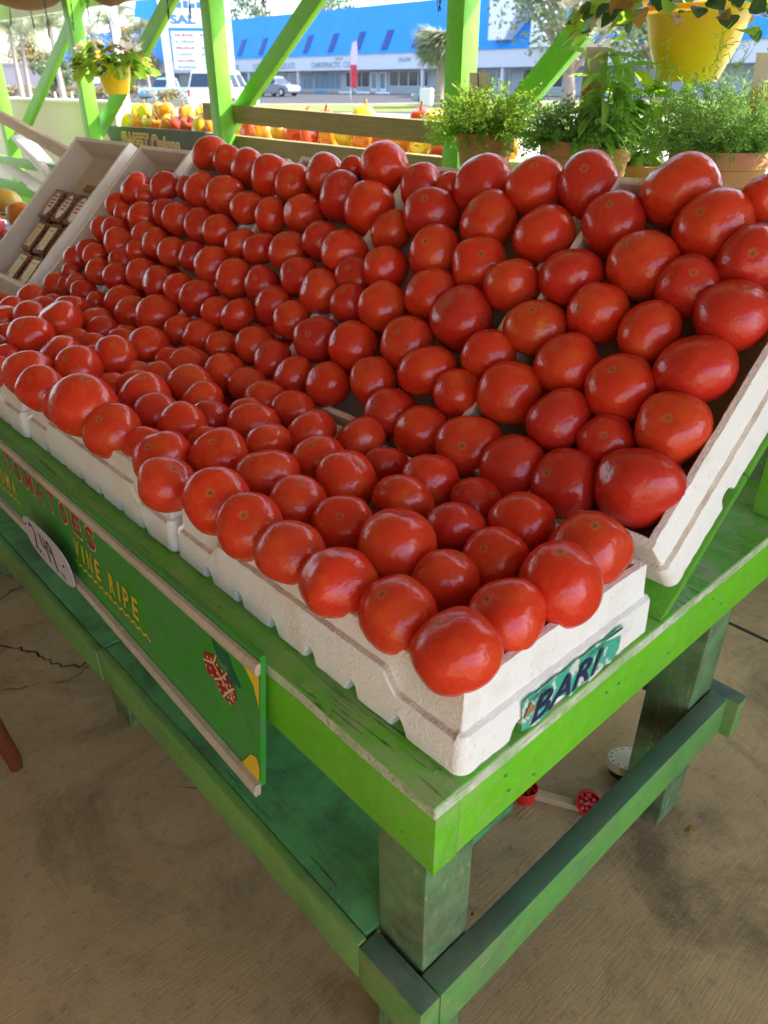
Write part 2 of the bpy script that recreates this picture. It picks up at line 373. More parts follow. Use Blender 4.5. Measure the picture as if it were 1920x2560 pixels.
def board(name, p0, p1, w_, t, mat, parent=None, up=(0, 0, 1), bev=.003, jit=.0012, mats=None, cuts=None):
    """plank from p0 to p1 (centre line), w_ along `up`, t across; local X runs along the grain"""
    p0 = Vector(p0); p1 = Vector(p1); d = p1-p0; L = d.length; x = d.normalized()
    z = Vector(up); z = (z-x*z.dot(x)).normalized(); y = z.cross(x)
    bm = bmesh.new(); bmesh.ops.create_cube(bm, size=1)
    bmesh.ops.scale(bm, vec=(L, t, w_), verts=bm.verts)
    if bev: bmesh.ops.bevel(bm, geom=[e for e in bm.edges], offset=bev, segments=2, affect='EDGES', profile=.6)
    n = cuts if cuts is not None else max(1, int(L/.12))
    if n > 1:
        for i in range(1, n):
            xx = -L/2+L*i/n
            bmesh.ops.bisect_plane(bm, geom=bm.verts[:]+bm.edges[:]+bm.faces[:], plane_co=(xx, 0, 0), plane_no=(1, 0, 0))
    sd_ = rng.uniform(0, 99)
    for v in bm.verts:
        q = Vector((v.co.x*2.3+sd_, v.co.y*9+sd_, v.co.z*9))
        v.co.y += mnoise.noise(q)*jit; v.co.z += mnoise.noise(q+Vector((9, 3, 5)))*jit
    me = bpy.data.meshes.new(name); bm.to_mesh(me); bm.free(); me.materials.append(mat)
    if mats:
        me.materials.append(mats)
        for p in me.polygons:
            if p.normal.z < .8 and p.normal.z > -.8: p.material_index = 1
    o = bpy.data.objects.new(name, me); col.objects.link(o)
    m = Matrix.Identity(4); m.col[0][:3] = x; m.col[1][:3] = y; m.col[2][:3] = z; m.col[3][:3] = (p0+p1)/2
    if parent is not None:
        o.parent = parent; o.matrix_parent_inverse = Matrix.Identity(4)
        pm = Matrix.LocRotScale(parent.location, parent.rotation_euler, None); m = pm.inverted() @ m
    o.location, q, _ = m.decompose(); o.rotation_euler = q.to_euler()
    autosmooth(o, 40)
    return o
def text(name, body, size, mat, parent, loc, rot, depth=.0, shear=0, align='LEFT', sx=1.0, offset=0.0, bold=0):
    cu = bpy.data.curves.new(name, 'FONT'); cu.body = body; cu.size = size; cu.shear = shear; cu.align_x = align; cu.extrude = depth; cu.offset = offset
    cu.resolution_u = 3
    t = bpy.data.objects.new(name, cu); col.objects.link(t)
    me = bpy.data.meshes.new_from_object(t); bpy.data.objects.remove(t); bpy.data.curves.remove(cu)
    me.name = name; me.materials.clear(); me.materials.append(mat)
    o = put(name, me, parent, loc, rot); o.scale = (sx, 1, 1); return o
def ribbon(mb, pts, w_, z=0, m=0):
    """flat stroke in the local XY plane"""
    pts = [Vector((p[0], p[1], 0)) for p in pts]; vs = []; n = len(pts)
    for i, p in enumerate(pts):
        d = (pts[min(i+1, n-1)]-pts[max(i-1, 0)]).normalized(); s_ = Vector((-d.y, d.x, 0))*w_/2
        vs += [(p.x+s_.x, p.y+s_.y, z), (p.x-s_.x, p.y-s_.y, z)]
    mb.add(vs, [(2*i, 2*i+1, 2*i+3, 2*i+2) for i in range(n-1)], m)
def leaf_mesh(name, L, W, mat, fold=.25, curl=.3, n=4):
    mb = MB(); vs = []; fs = []
    for i in range(n+1):
        t = i/n; hw = W/2*math.sin(PI*min(1, t*.93+.05))**.8 if 0 < i < n else W*.04
        z = -curl*L*t*t; x = L*t
        vs += [(x, -hw, z+fold*hw), (x, 0, z), (x, hw, z+fold*hw)]
    for i in range(n):
        a = 3*i; fs += [(a, a+1, a+4, a+3), (a+1, a+2, a+5, a+4)]
    mb.add(vs, fs); return mb.mesh(name, mat, True, False)
def orient(o, direction, up=(0, 0, 1), roll=0):
    x = Vector(direction).normalized(); z = Vector(up); z = z-x*z.dot(x)
    if z.length < 1e-4: z = x.orthogonal()
    z.normalize(); y = z.cross(x); m = Matrix((x, y, z)).transposed()
    o.rotation_euler = (m @ Matrix.Rotation(roll, 3, 'X')).to_euler()
YAW = (PI/2, 0, -PI/2)      # lettering read from the -X side
def gz(x):
    P = [(-50, 0), (8, 0), (44, .06), (58, .5), (400, .55)]
    for (a, za), (b, zb) in zip(P, P[1:]):
        if x <= b: return za+(zb-za)*(x-a)/(b-a)
    return .55
# ------------------------------------------------------------ ground
def strip(name, near, far, dz, mat, nx=6):
    """a ground sheet between two polylines (same point count), following the gentle rise of the land"""
    mb = MB(); vs = []; fs = []; N_ = len(near)
    for (a, b) in zip(near, far):
        for j in range(nx+1):
            t = j/nx; x = a[0]+(b[0]-a[0])*t; y = a[1]+(b[1]-a[1])*t; vs.append((x, y, gz(x)+dz))
    for i in range(N_-1):
        for j in range(nx):
            a = i*(nx+1)+j; fs.append((a, a+1, a+nx+2, a+nx+1))
    mb.add(vs, fs); o = mb.build(name, mat, fix=False)
    for p in o.data.polygons:
        if p.normal.z < 0: p.flip()
    return stru(o)
mb = MB(); xs = [-200, -50, 0, 8, 20, 32, 44, 58, 120, 500]
for a, b in zip(xs, xs[1:]):
    mb.add([(a, -500, gz(a)-.06), (b, -500, gz(b)-.06), (b, 600, gz(b)-.06), (a, 600, gz(a)-.06)], [(0, 1, 2, 3)])
stru(mb.build('ground', M['lot']))
NEAR = [(6, 150), (17, 82), (26.3, 50), (30, 34.7), (41, 23.5), (48, 8), (52, -60)]
FAR = [(11, 152), (22, 90), (30.9, 58), (41, 48), (49, 40), (53, 26), (54, -60)]
FAR2 = [(a+1.2, b+.8) for a, b in FAR]
stru(strip('grass_strip', NEAR, FAR, -.02, M['grass']))
stru(strip('pavement', FAR, FAR2, -.015, M['sidewalk'], 2))
stru(strip('road', FAR2, [(60, 158), (60, 110), (60, 80), (60, 62), (60, 48), (60, 30), (60, -60)], -.02, M['asphalt'], 10))
# slab the stand is built on
mb = MB()
mb.box(-6, 2.35, -5, 14, -.12, 0)
floor = stru(mb.build('floor', M['concrete']))
def crack(pts, w_):
    m_ = MB(); pp = []
    for (a, b) in zip(pts, pts[1:]):
        for i in range(8):
            t = i/8; pp.append((a[0]+(b[0]-a[0])*t+rng.uniform(-.006, .006), a[1]+(b[1]-a[1])*t+rng.uniform(-.006, .006)))
    pp.append(pts[-1]); vs = []; n = len(pp)
    for i, p in enumerate(pp):
        d = Vector((pp[min(i+1, n-1)][0]-pp[max(i-1, 0)][0], pp[min(i+1, n-1)][1]-pp[max(i-1, 0)][1], 0)).normalized(); ww = w_*rng.uniform(.35, 1.3)*(.4 if i in (0, n-1) else 1)
        vs += [(p[0]-d.y*ww/2, p[1]+d.x*ww/2, .0015), (p[0]+d.y*ww/2, p[1]-d.x*ww/2, .0015)]
    m_.add(vs, [(2*i, 2*i+1, 2*i+3, 2*i+2) for i in range(n-1)])
    return m_.build('crack', M['crack'], floor, fix=False)
crack([(-.30, 1.93), (-.12, 1.86), (-.02, 1.78), (.05, 1.81), (.16, 1.83)], .006)
crack([(-.25, 1.72), (-.12, 1.62), (-.06, 1.55), (-.015, 1.46), (.01, 1.366), (.045, 1.335), (.09, 1.326), (.2, 1.25)], .006)
crack([(.05, .8), (.2, .62), (.3, .5)], .002); crack([(-.25, 1.42), (-.1, 1.36), (.0, 1.30), (.09, 1.326)], .003)
mb = MB(); mb.box(1.50, 1.512, -5, 3, .0, .0016); mb.build('slab_joint', M['crack'], floor)
mb = MB()
for i in range(34):
    x, y = rng.uniform(-.5, 1.3), rng.uniform(-.35, 1.6); r = rng.uniform(.0008, .0019)
    mb.ell((x, y, r*.4), (r*rng.uniform(.7, 2.2), r, r*.5), 6, 4, rot=Matrix.Rotation(rng.uniform(0, 6), 3, 'Z'))
stuff(mb.build('floor_debris', M['crack'], floor))

# ------------------------------------------------------------ market shelter: posts, braces, beam, rails, roof
sh = thing('market_shelter', 'open market shelter of bright green posts and diagonal braces under a roof', 'shelter')
PY = [-1.55, .22, 1.93, 3.68, 5.40, 7.10, 8.8]
for i, y in enumerate(PY):
    if y < 0.5 and y > 0: continue
    board('post', (2.105, y, 0), (2.105, y, 2.5), .089, .089, M['post'], sh, up=(0, 1, 0), bev=.005)
for i in range(1, 6):
    y0, y1 = PY[i], PY[i+1]
    if i == 1: a, b = (2.210, 2.00, 1.02), (2.210, .55, 2.2)
for (a, b) in [((2.210, 2.03, .98), (2.210, .98, 1.98)), ((2.210, 4.03, .98), (2.210, 2.52, 1.98)), ((2.210, 5.72, .94), (2.210, 3.93, 1.98)), ((2.210, 7.27, .88), (2.210, 5.42, 1.86)), ((2.210, 8.9, .9), (2.210, 7.15, 1.9))]:
    board('brace', a, b, .092, .038, M['post'], sh, up=(1, 0, 0) if False else (0, .7, .7), bev=.004)
board('beam', (2.262, -2.6, 1.875), (2.262, 9.0, 1.875), .15, .05, M['beam'], sh, bev=.004)
board('rail', (2.169, 1.85, 1.168), (2.169, 3.96, 1.216), .088, .038, M['pine'], sh, bev=.004)
board('rail', (2.169, 1.85, 1.022), (2.169, 3.96, 1.048), .118, .038, M['pine'], sh, bev=.004)
mb = MB()      # pitched roof deck
mb.add([(2.32, -2.7, 2.55), (2.32, 9.2, 2.55), (-3.2, 9.2, 2.98), (-3.2, -2.7, 2.98)], [(0, 1, 2, 3)])
mb.add([(2.32, -2.7, 2.60), (2.32, 9.2, 2.60), (-3.2, 9.2, 3.03), (-3.2, -2.7, 3.03)], [(0, 1, 2, 3)])
mb.add([(2.32, -2.7, 2.55), (2.32, 9.2, 2.55), (2.32, 9.2, 2.60), (2.32, -2.7, 2.60), (-3.2, -2.7, 2.98), (-3.2, -2.7, 3.03)], [(0, 1, 2, 3), (0, 3, 5, 4)])
mb.build('roof', M['roofwood'], sh, fix=False)
for y in [-2.2+1.2*i for i in range(10)]:
    board('rafter', (2.30, y, 2.50), (-3.1, y, 2.92), .09, .04, M['roofwood'], sh, cuts=1, jit=0)
mb = MB(); mb.box(2.29, 2.31, -4.2, -.30, .0, 2.54); mb.box(2.295, 2.305, -.30, 1.8, .0, .97); mb.build('added_sun_screen', M['panel'], sh)  # unseen panel and low apron, added to keep sun off the floor
mb = MB(); mb.box(-3.32, -3.22, -2.7, 9.2, 0, 2.98); t_ = mb.build('bounce_wall', M['bouncewall'], None); tag(t_, 'unseen tan plank wall added behind the shelter to warm its light', 'wall')  # unseen wall, added to dim this side and bounce warm light
for y in (-1.5, 1.9, 5.4, 8.9):
    board('post', (-3.0, y, 0), (-3.0, y, 2.9), .089, .089, M['post'], sh, up=(0, 1, 0), cuts=1)

# ------------------------------------------------------------ the green display table
TX, TY = .95, 2.80
tb = thing('display_table', 'long green painted wooden display table carrying the tomato trays', 'table')
bm = bmesh.new(); bmesh.ops.create_cube(bm, size=1); bmesh.ops.scale(bm, vec=(TX, TY, .020), verts=bm.verts)
bmesh.ops.bevel(bm, geom=bm.edges[:], offset=.0015, segments=1, affect='EDGES')
for i in range(1, 24): bmesh.ops.bisect_plane(bm, geom=bm.verts[:]+bm.edges[:]+bm.faces[:], plane_co=(0, -TY/2+TY*i/24, 0), plane_no=(0, 1, 0))
for v in bm.verts:
    if abs(abs(v.co.x)-TX/2) < .003 or abs(abs(v.co.y)-TY/2) < .003:
        q = Vector((v.co.x*8, v.co.y*8, 3)); v.co.x += mnoise.noise(q)*.002
me = bpy.data.meshes.new('tabletop'); bm.to_mesh(me); bm.free(); me.materials.append(M['top']); me.materials.append(M['edge'])
for p in me.polygons:
    if abs(p.normal.z) < .5: p.material_index = 1
put('tabletop', me, tb, (TX/2, TY/2, .690))
board('fascia', (.0205, .0, .634), (.0205, TY, .634), .092, .038, M['lime'], tb, bev=.002)
board('fascia', (.041, .0205, .634), (TX, .0205, .634), .092, .038, M['lime'], tb, bev=.002)
board('fascia', (.041, TY-.02, .634), (TX, TY-.02, .634), .092, .038, M['lime'], tb, bev=.002)
def leg(x, y, z1=.589): return board('leg', (x, y, 0), (x, y, z1), .087, .087, M['leg'], tb, up=(0, 1, 0), bev=.004, jit=.0022)
for (x, y) in [(.0665, .0735), (.7735, .0735), (.09, 1.07), (.7735, 1.07), (.09, 1.95), (.7735, 1.95), (.09, 2.7), (.7735, 2.7)]: leg(x, y)
board('rail', (.0185, .0085, .290), (.810, .0085, .290), .090, .036, M['rail'], tb, bev=.004, jit=.003, mats=M['railside'])     # end stretcher
board('rail', (-.0005, -.0095, .290), (-.0005, .110, .290), .090, .036, M['rail'], tb, bev=.004, jit=.003, mats=M['railside'])
board('rail', (.8285, -.030, .290), (.8285, TY, .290), .090, .036, M['rail'], tb, bev=.004, jit=.002, mats=M['railside'])
board('rail', (-.0100, .1115, .298), (-.0100, .93, .304), .082, .017, M['lip'], tb, bev=.004, jit=.002)
board('rail', (-.0125, .932, .300), (-.0125, 1.95, .316), .082, .017, M['lip'], tb, bev=.004, jit=.002)
board('rail', (-.0125, 1.952, .300), (-.0125, TY, .316), .082, .017, M['lip'], tb, bev=.004, jit=.002)
board('shelf_board', (.159, .116, .328), (.159, .925, .334), .018, .320, M['shelf'], tb, bev=.002, jit=.001)
board('shelf_board', (.157, .930, .336), (.157, 1.95, .344), .018, .320, M['shelf'], tb, bev=.002, jit=.001)
board('shelf_board', (.157, 1.955, .336), (.157, TY, .344), .018, .320, M['shelf'], tb, bev=.002, jit=.001)
for y in (.2, .62, 1.0, 1.9, 2.7): board('shelf_bearer', (.020, y, .294), (.81, y, .294), .045, .036, M['leg'], tb, cuts=1)
# the slanted plywood back that holds the upper trays, and its supports
TH = R(42.9); S = Vector((math.cos(TH), 0, math.sin(TH))); N = Vector((-math.sin(TH), 0, math.cos(TH))); O = Vector((.457, 0, .70))
def SL(s, y, n): return O+S*s+N*n+Vector((0, y, 0))
for (s0, s1) in [(.001, .245), (.247, .49), (.492, .640)]:
    c0 = SL((s0+s1)/2, .006, -.009); c1 = SL((s0+s1)/2, TY-.02, -.009)
    board('back_panel', c0, c1, s1-s0, .015, M['panel'], tb, up=S, bev=.0015)
board('back_support', (.870, .013, .7005), (.870, .013, 1.105), .086, .036, M['post'], tb, up=(0, 1, 0), bev=.003)
for y in (.9, 1.8, 2.7): board('back_support', (.86, y, .7005), (.86, y, 1.055), .086, .036, M['post'], tb, up=(0, 1, 0), cuts=1)
# nail heads and knots on the fascia
mb = MB()
for (x, y, z) in [(0, .07, .655), (0, .16, .66), (0, .21, .645), (0, .05, .615)]:
    mb.ell((x+.0006, y, z), (.0010, .0026, .0022), 7, 5)
for (x, z) in [(.12, .655), (.13, .622), (.18, .61), (.33, .65), (.36, .648), (.5, .62), (.62, .66), (.66, .63)]:
    mb.ell((x, .0006, z), (.0030, .0009, .0020), 7, 5, rot=Matrix.Rotation(.5, 3, 'Y'))
for (x, y) in [(.10, -.0+.02), (.035, .035), (.03, .70), (.028, .72), (.02, .45)]: mb.ell((x, y, .7002), (.004, .003, .001), 7, 4)
stuff(mb.build('nail_heads', M['shelf'], tb))

# ------------------------------------------------------------ foam trays
def foam_tray(lx, ly, hz, notch_long=True, nl=6, ns=2, dip=True):
    Rr = .016; step = .0042; base = []
    segs = [((Rr, 0), (lx-Rr, 0), 'S'), ((lx, Rr), (lx, ly-Rr), 'L'), ((lx-Rr, ly), (Rr, ly), 'S'), ((0, ly-Rr), (0, Rr), 'L')]
    cen = [(lx-Rr, Rr, -PI/2), (lx-Rr, ly-Rr, 0), (Rr, ly-Rr, PI/2), (Rr, Rr, PI)]
    nrm = [(0, -1), (1, 0), (0, 1), (-1, 0)]
    for q in range(4):
        a, b, kind = segs[q]; L = math.hypot(b[0]-a[0], b[1]-a[1]); n = int(L/step)
        for i in range(n+1):
            t = i/n; base.append((a[0]+(b[0]-a[0])*t, a[1]+(b[1]-a[1])*t, nrm[q], kind, t*L, L))
        cx, cy, a0 = cen[q]
        for i in range(1, 7):
            an = a0+PI/2*i/7; base.append((cx+Rr*math.cos(an), cy+Rr*math.sin(an), (math.cos(an), math.sin(an)), 'C', 0, 1))
    def hb(kind, s, L):
        if kind == 'C': return 0
        n = nl if kind == 'L' else ns; hw = .012 if kind == 'L' else .016
        for i in range(n):
            c = L*(i+1)/(n+1) if kind == 'L' else L*(.24 if i == 0 else .76)
            if abs(s-c) < hw: return .024*math.sqrt(max(0, 1-((s-c)/hw)**2))
        return 0
    def ledge(kind, s, L):
        if kind != 'L' or not dip: return .058
        e = min(s, L-s); t = max(0, min(1, (e-.085)/.03)); t = t*t*(3-2*t); return .052+.026*t
    vs = []; n = len(base); fs = []; mi = []
    def ring(fn):
        for b in base:
            d, z = fn(b); j = mnoise.noise(Vector((b[0]*60, b[1]*60, z*60)))*.0009
            vs.append((b[0]-b[2][0]*(d+j), b[1]-b[2][1]*(d+j), z+j*.5))
    prof = [lambda b: (.034, .024), lambda b: (.032, hb(b[3], b[4], b[5])), lambda b: (.007, hb(b[3], b[4], b[5])), lambda b: (.001, hb(b[3], b[4], b[5])+.006),
            lambda b: (.003, ledge(b[3], b[4], b[5])-.004), lambda b: (.005, ledge(b[3], b[4], b[5])), lambda b: (.0115, ledge(b[3], b[4], b[5])+.003), lambda b: (.0130, ledge(b[3], b[4], b[5])+.009),
            lambda b: (.0155, hz-.004), lambda b: (.0175, hz), lambda b: (.027, hz), lambda b: (.029, hz-.003), lambda b: (.036, .036), lambda b: (.042, .030)]
    for fn in prof: ring(fn)
    for j in range(len(prof)-1):
        for i in range(n):
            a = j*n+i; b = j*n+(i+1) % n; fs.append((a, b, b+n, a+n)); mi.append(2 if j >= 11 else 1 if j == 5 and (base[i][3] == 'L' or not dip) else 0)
    fs.append(tuple((len(prof)-1)*n+i for i in range(n))); mi.append(2)
    fs.append(tuple(reversed(range(n)))); mi.append(0)
    mb = MB(); mb.v = vs; mb.f = fs; mb.mi = mi
    me = mb.mesh('tray', [M['foam'], M['foamdirtshade'], M['foaminside']], True, False)
    try: me.set_sharp_from_angle(angle=R(28))
    except Exception: pass
    return me
def tray(me, label, loc, rot=(0, 0, 0), group='white foam trays'):
    o = put('foam_tray', me, None, loc, rot); return tag(o, label, 'tray', group)
FT = foam_tray(.385, .607, .110)
trA = tray(FT, 'white foam tray with the green fruit sticker, flat at the near table corner', (.040, .003, .7005))
tray(FT, 'flat white foam tray second from the near corner, its rim along the sign', (.037, .613, .7005), (0, 0, 0))
trC = tray(FT, 'flat white foam tray with a small printed code sticker, third from the corner', (.030, 1.224, .7005))
tray(FT, 'flat white foam tray at the far left end of the table front', (.02, 1.836, .7005))
SR = (0, -TH, 0); S0 = [.045, .040, .030, .020, .012]
for (y0, y1, lab) in [(.008, .432, 'slanted white foam tray at the right end, its stepped side wall exposed'), (.437, .878, 'slanted white foam tray second from the right end of the display'),
                      (.888, 1.318, 'slanted white foam tray in the middle below the wooden rail'), (1.330, 1.790, 'slanted white foam tray under the single topmost tomato'),
                      (1.800, 2.150, 'slanted white foam tray with a bare upper end beside the plastic tomato packs')]:
    tray(foam_tray(.610, y1-y0, .110 if y0 < .1 else .097, dip=False), lab, SL(S0.pop(0), y0, .0008), SR)
tray(foam_tray(.610, .45, .110, dip=False), 'slanted white foam tray holding small plastic packs of tomatoes', SL(.006, 2.160, .0008), SR)

# sticker on the near tray and code sticker on tray three (flat prints, part of their trays)
mb = MB(); pts = []
nx = 14
for i in range(nx+1):
    x = .098+.205*i/nx; lo = .006+.004*math.sin(i*1.7)+(.012 if i in (5, 6) else 0); hi = .056+.0015*math.sin(i*2.1)
    yb = -.0022; pts += [(x-.006*(1-lo/.06), yb-.0003, lo), (x, yb+.0022, hi)]
pts[0] = (.100, -.0025, .012); pts[-2] = (.298, -.0025, .020)
mb.add(pts, [(2*i, 2*i+2, 2*i+3, 2*i+1) for i in range(nx)])
lb = mb.build('sticker', M['fruitlabel'], trA, (0, 0, 0), fix=False)
text('lettering', 'BARI', .051, M['text_navy'], lb, (.112, -.0030, .011), (PI/2, 0, 0), shear=.32, sx=1.28, offset=.0006)
text('lettering', 'E GRAPES', .0085, M['text_navy'], lb, (.108, -.0022, .0475), (PI/2, 0, 0), shear=.2)
text('lettering', 'PRODUCT OF U.S.A.', .0075, M['text_navy'], lb, (.228, -.0022, .0475), (PI/2, 0, 0), shear=.2)
mb = MB(); mb.add([(.255, -.0034, .0555), (.300, -.0034, .054), (.312, -.0075, .049), (.298, -.0048, .046)], [(0, 1, 2, 3)]); mb.build('curled_corner', M['white'], lb, fix=False)
mb = MB(); mb.add([(.100, -.0030, .030), (.112, -.0026, .050), (.122, -.0036, .034)], [(0, 1, 2)]); mb.build('torn_corner', M['card'], lb, fix=False)
mb = MB(); mb.add([(.080, 0, .088), (.080, 0, .064), (.135, 0, .064), (.135, 0, .088)], [(0, 1, 2, 3)])
c2 = mb.build('code_sticker', M['packlabelwhite'], trC, (0, .0045, 0), fix=False); c2.location = (.0, .004, -.012)
text('lettering', '164', .014, M['text_black'], c2, (.086, -.0009, .074), (PI/2, 0, 0)); text('lettering', '021', .010, M['text_black'], c2, (.092, -.0009, .066), (PI/2, 0, 0))

# ------------------------------------------------------------ painted sign along the table front
YS = [.298, .52, .90, 1.36, 1.75]
def xb(y): t = max(0, min(1, (y-.3)/.9)); return -.033+.013*t
def zb(y): t = max(0, min(1, (y-.3)/.6)); return .499+.032*t
def zt(y): return .722-.004*min(1, max(0, (y-.3)/.8))
XT = -.012
def sp(y, v, d=0): return (XT+(xb(y)-XT)*(1-v)-d, y, zb(y)+(zt(y)-zb(y))*v)      # v = 0 bottom, 1 top
sg = thing('tomato_sign', 'green painted board sign lettered TOMATOES along the table front', 'sign')
mb = MB(); vs = []; NS = 30
for i in range(NS+1):
    y = .298+(1.80-.298)*i/NS; vs += [sp(y, 0), sp(y, 1), sp(y, 1, -.009), sp(y, 0, -.009)]
fs = []
for i in range(NS):
    a = 4*i; fs += [(a+q, a+(q+1) % 4, a+4+(q+1) % 4, a+4+q) for q in range(4)]
fs += [(0, 1, 2, 3), tuple(4*NS+q for q in (3, 2, 1, 0))]
mb.add(vs, fs); mb.build('sign_panel', M['signgreen'], sg)
def trim(v0, v1, d, name):
    m_ = MB(); vs = []
    for i in range(NS+1):
        y = .296+(1.80-.296)*i/NS; vs += [sp(y, v0, .0008), sp(y, v1, .0008), sp(y, v1, d*.8), sp(y, (v0+v1)/2, d*1.1), sp(y, v0, d*.8)]
    fs = []
    for i in range(NS):
        a = 5*i; fs += [(a+q, a+(q+1) % 5, a+5+(q+1) % 5, a+5+q) for q in range(5)]
    fs += [(0, 1, 2, 3, 4), tuple(5*NS+q for q in (4, 3, 2, 1, 0))]
    m_.add(vs, fs); return autosmooth(m_.build(name, M['trim'], sg), 30)
trim(.885, .965, .009, 'trim_strip'); trim(-.045, .045, .012, 'trim_strip')
def sign_word(body, y0, y1, v0, v1, mat, d, parent=None, bold=0.0, name='lettering'):
    """lettering laid on the sign face from y0 (left) to y1 (right)"""
    cu = bpy.data.curves.new(name, 'FONT'); cu.body = body; cu.size = 1; cu.offset = bold; cu.resolution_u = 3
    t = bpy.data.objects.new(name, cu); col.objects.link(t); me = bpy.data.meshes.new_from_object(t); bpy.data.objects.remove(t); bpy.data.curves.remove(cu)
    xs_ = [v.co.x for v in me.vertices]; ys_ = [v.co.y for v in me.vertices]; x0, x1, b0, b1 = min(xs_), max(xs_), min(ys_), max(ys_)
    for v in me.vertices:
        y = y0+(y1-y0)*(v.co.x-x0)/(x1-x0); vv = v0+(v1-v0)*(v.co.y-b0)/(b1-b0); v.co = sp(y, vv, d)
    me.materials.clear(); me.materials.append(mat); return put(name, me, sg)
for i, ch in enumerate('TOMATOES'):
    ya = 1.245-i*.0585; wd = .036 if ch != 'M' else .042
    sign_word(ch, ya+.003, ya-wd-.003, .585, .845, M['text_cream'], .0009, bold=.035); sign_word(ch, ya, ya-wd, .605, .825, M['text_red'], .0015, bold=.012)
for word, ya in (('ROMA', 1.335), ('VINE', .902), ('RIPE', .757)):
    yy = ya
    for ch in word:
        cw = {'I': .007, 'M': .024, 'N': .021}.get(ch, .020); sign_word(ch, yy, yy-cw, .315, .52, M['text_yellow'], .0012, bold=.02); yy -= cw+.0135
    m_ = MB(); vs = []
    for i in range(40):
        y = ya+.006-.150*i/39; v = .235+.018*math.sin(i*1.1); vs += [sp(y, v, .0012), sp(y, v+.022, .0012)]
    m_.add(vs, [(2*i, 2*i+1, 2*i+3, 2*i+2) for i in range(39)]); m_.build('underline', M['text_yellow'], sg, fix=False)
FRUIT = [(0.4383, 0.665), (0.4136, 0.703), (0.396, 0.651), (0.3758, 0.624), (0.356, 0.59), (0.3539, 0.533), (0.3621, 0.452), (0.3777, 0.434), (0.3958, 0.45), (0.4083, 0.509), (0.4299, 0.51), (0.4397, 0.58)]
LEAF = [(0.4167, 0.851), (0.3992, 0.805), (0.3739, 0.814), (0.3647, 0.741), (0.3409, 0.651), (0.3657, 0.623), (0.3781, 0.64), (0.3748, 0.72), (0.3928, 0.699), (0.4075, 0.767)]
LINES = [((0.4394, 0.597), (0.4118, 0.645)), ((0.4118, 0.645), (0.4027, 0.734)), ((0.4118, 0.645), (0.3917, 0.576)), ((0.3917, 0.576), (0.3753, 0.672)), ((0.3917, 0.576), (0.4109, 0.518)), ((0.3917, 0.576), (0.3715, 0.542)), ((0.3715, 0.542), (0.3584, 0.598)), ((0.3715, 0.542), (0.388, 0.442)), ((0.3715, 0.542), (0.3593, 0.485))]
DOTS = [(0.4277, 0.647), (0.4168, 0.662), (0.4317, 0.57), (0.4207, 0.578), (0.4058, 0.693), (0.4011, 0.66), (0.416, 0.535), (0.4019, 0.593), (0.3883, 0.65), (0.381, 0.608), (0.3869, 0.543), (0.4003, 0.509), (0.3955, 0.476), (0.3763, 0.575), (0.3685, 0.591), (0.3638, 0.55), (0.3746, 0.484), (0.3822, 0.493), (0.3668, 0.493), (0.3589, 0.533), (0.3698, 0.451)]
def sign_poly(pts, mat, name, d=.0012):
    m_ = MB(); m_.add([sp(y, v, d) for y, v in pts], [tuple(range(len(pts)))]); return m_.build(name, mat, sg, fix=False)
sign_poly(FRUIT, M['text_red'], 'painted_fruit'); sign_poly(LEAF, M['teal'], 'painted_leaf', .0014)
for (a, b) in LINES:
    m_ = MB(); dx, dv = (b[1]-a[1])*.2, (a[0]-b[0])/.2; L_ = math.hypot(dx, dv*.2)+1e-6; ny, nv = dx/L_*.0016, dv*.2/L_*.0016/.2
    m_.add([sp(a[0]-ny, a[1]-nv, .0020), sp(a[0]+ny, a[1]+nv, .0020), sp(b[0]+ny, b[1]+nv, .0020), sp(b[0]-ny, b[1]-nv, .0020)], [(0, 1, 2, 3)]); m_.build('painted_line', M['text_cream'], sg, fix=False)
m_ = MB()
for (y, v) in DOTS: m_.add([sp(y+.0026*math.cos(q*PI/3), v+.012*math.sin(q*PI/3), .0020) for q in range(6)], [(0, 1, 2, 3, 4, 5)])
stuff(m_.build('painted_dots', M['text_cream'], sg, fix=False))
sign_poly([(.345, .885), (.299, .885), (.299, .62), (.312, .76)], M['text_yellow'], 'painted_corner'); sign_poly([(.345, .03), (.335, .10), (.32, .20), (.306, .22), (.299, .16), (.299, .03)], M['text_yellow'], 'painted_corner')
# price card
pc = thing('price_card', 'white oval price card handwritten 2.49 on the green tomato sign', 'price card', (-.042, .995, .566), (0, 0, 0))
pc.rotation_euler = (PI/2+.06, 0, -PI/2); pc.scale = (1.08,)*3
mb = MB(); pl = [(.107*math.copysign(abs(math.cos(a))**.72, math.cos(a)), .046*math.copysign(abs(math.sin(a))**.62, math.sin(a))) for a in [2*PI*i/40 for i in range(40)]]
mb.prism(pl, 'z', 0, .0015); mb.build('card', M['pricecard'], pc)
mb = MB(); zz = .0021
ribbon(mb, [(-.070, .022), (-.063, .031), (-.052, .030), (-.047, .019), (-.052, .004), (-.066, -.022), (-.070, -.026), (-.064, -.020), (-.052, -.026), (-.044, -.022)], .0062, zz)
ribbon(mb, [(-.036, -.024), (-.033, -.026)], .004, zz)
ribbon(mb, [(-.018, .028), (-.022, .004), (-.002, .002)], .0062, zz); ribbon(mb, [(-.001, .028), (-.003, -.028)], .0062, zz)
ribbon(mb, [(.026, .020), (.020, .028), (.011, .024), (.010, .010), (.018, .004), (.025, .012), (.027, .024), (.027, -.034)], .0062, zz)
mb.build('handwriting', M['text_black'], pc, fix=False)
text('lettering', 'LB', .016, M['text_black'], pc, (.046, -.032, zz), (0, 0, 0)); 
mb = MB()
for (x, y) in [(-.088, .020), (.074, .004)]: mb.lathe([(.0022, 0), (.0018, .002)], 8, (x, y, .0015))
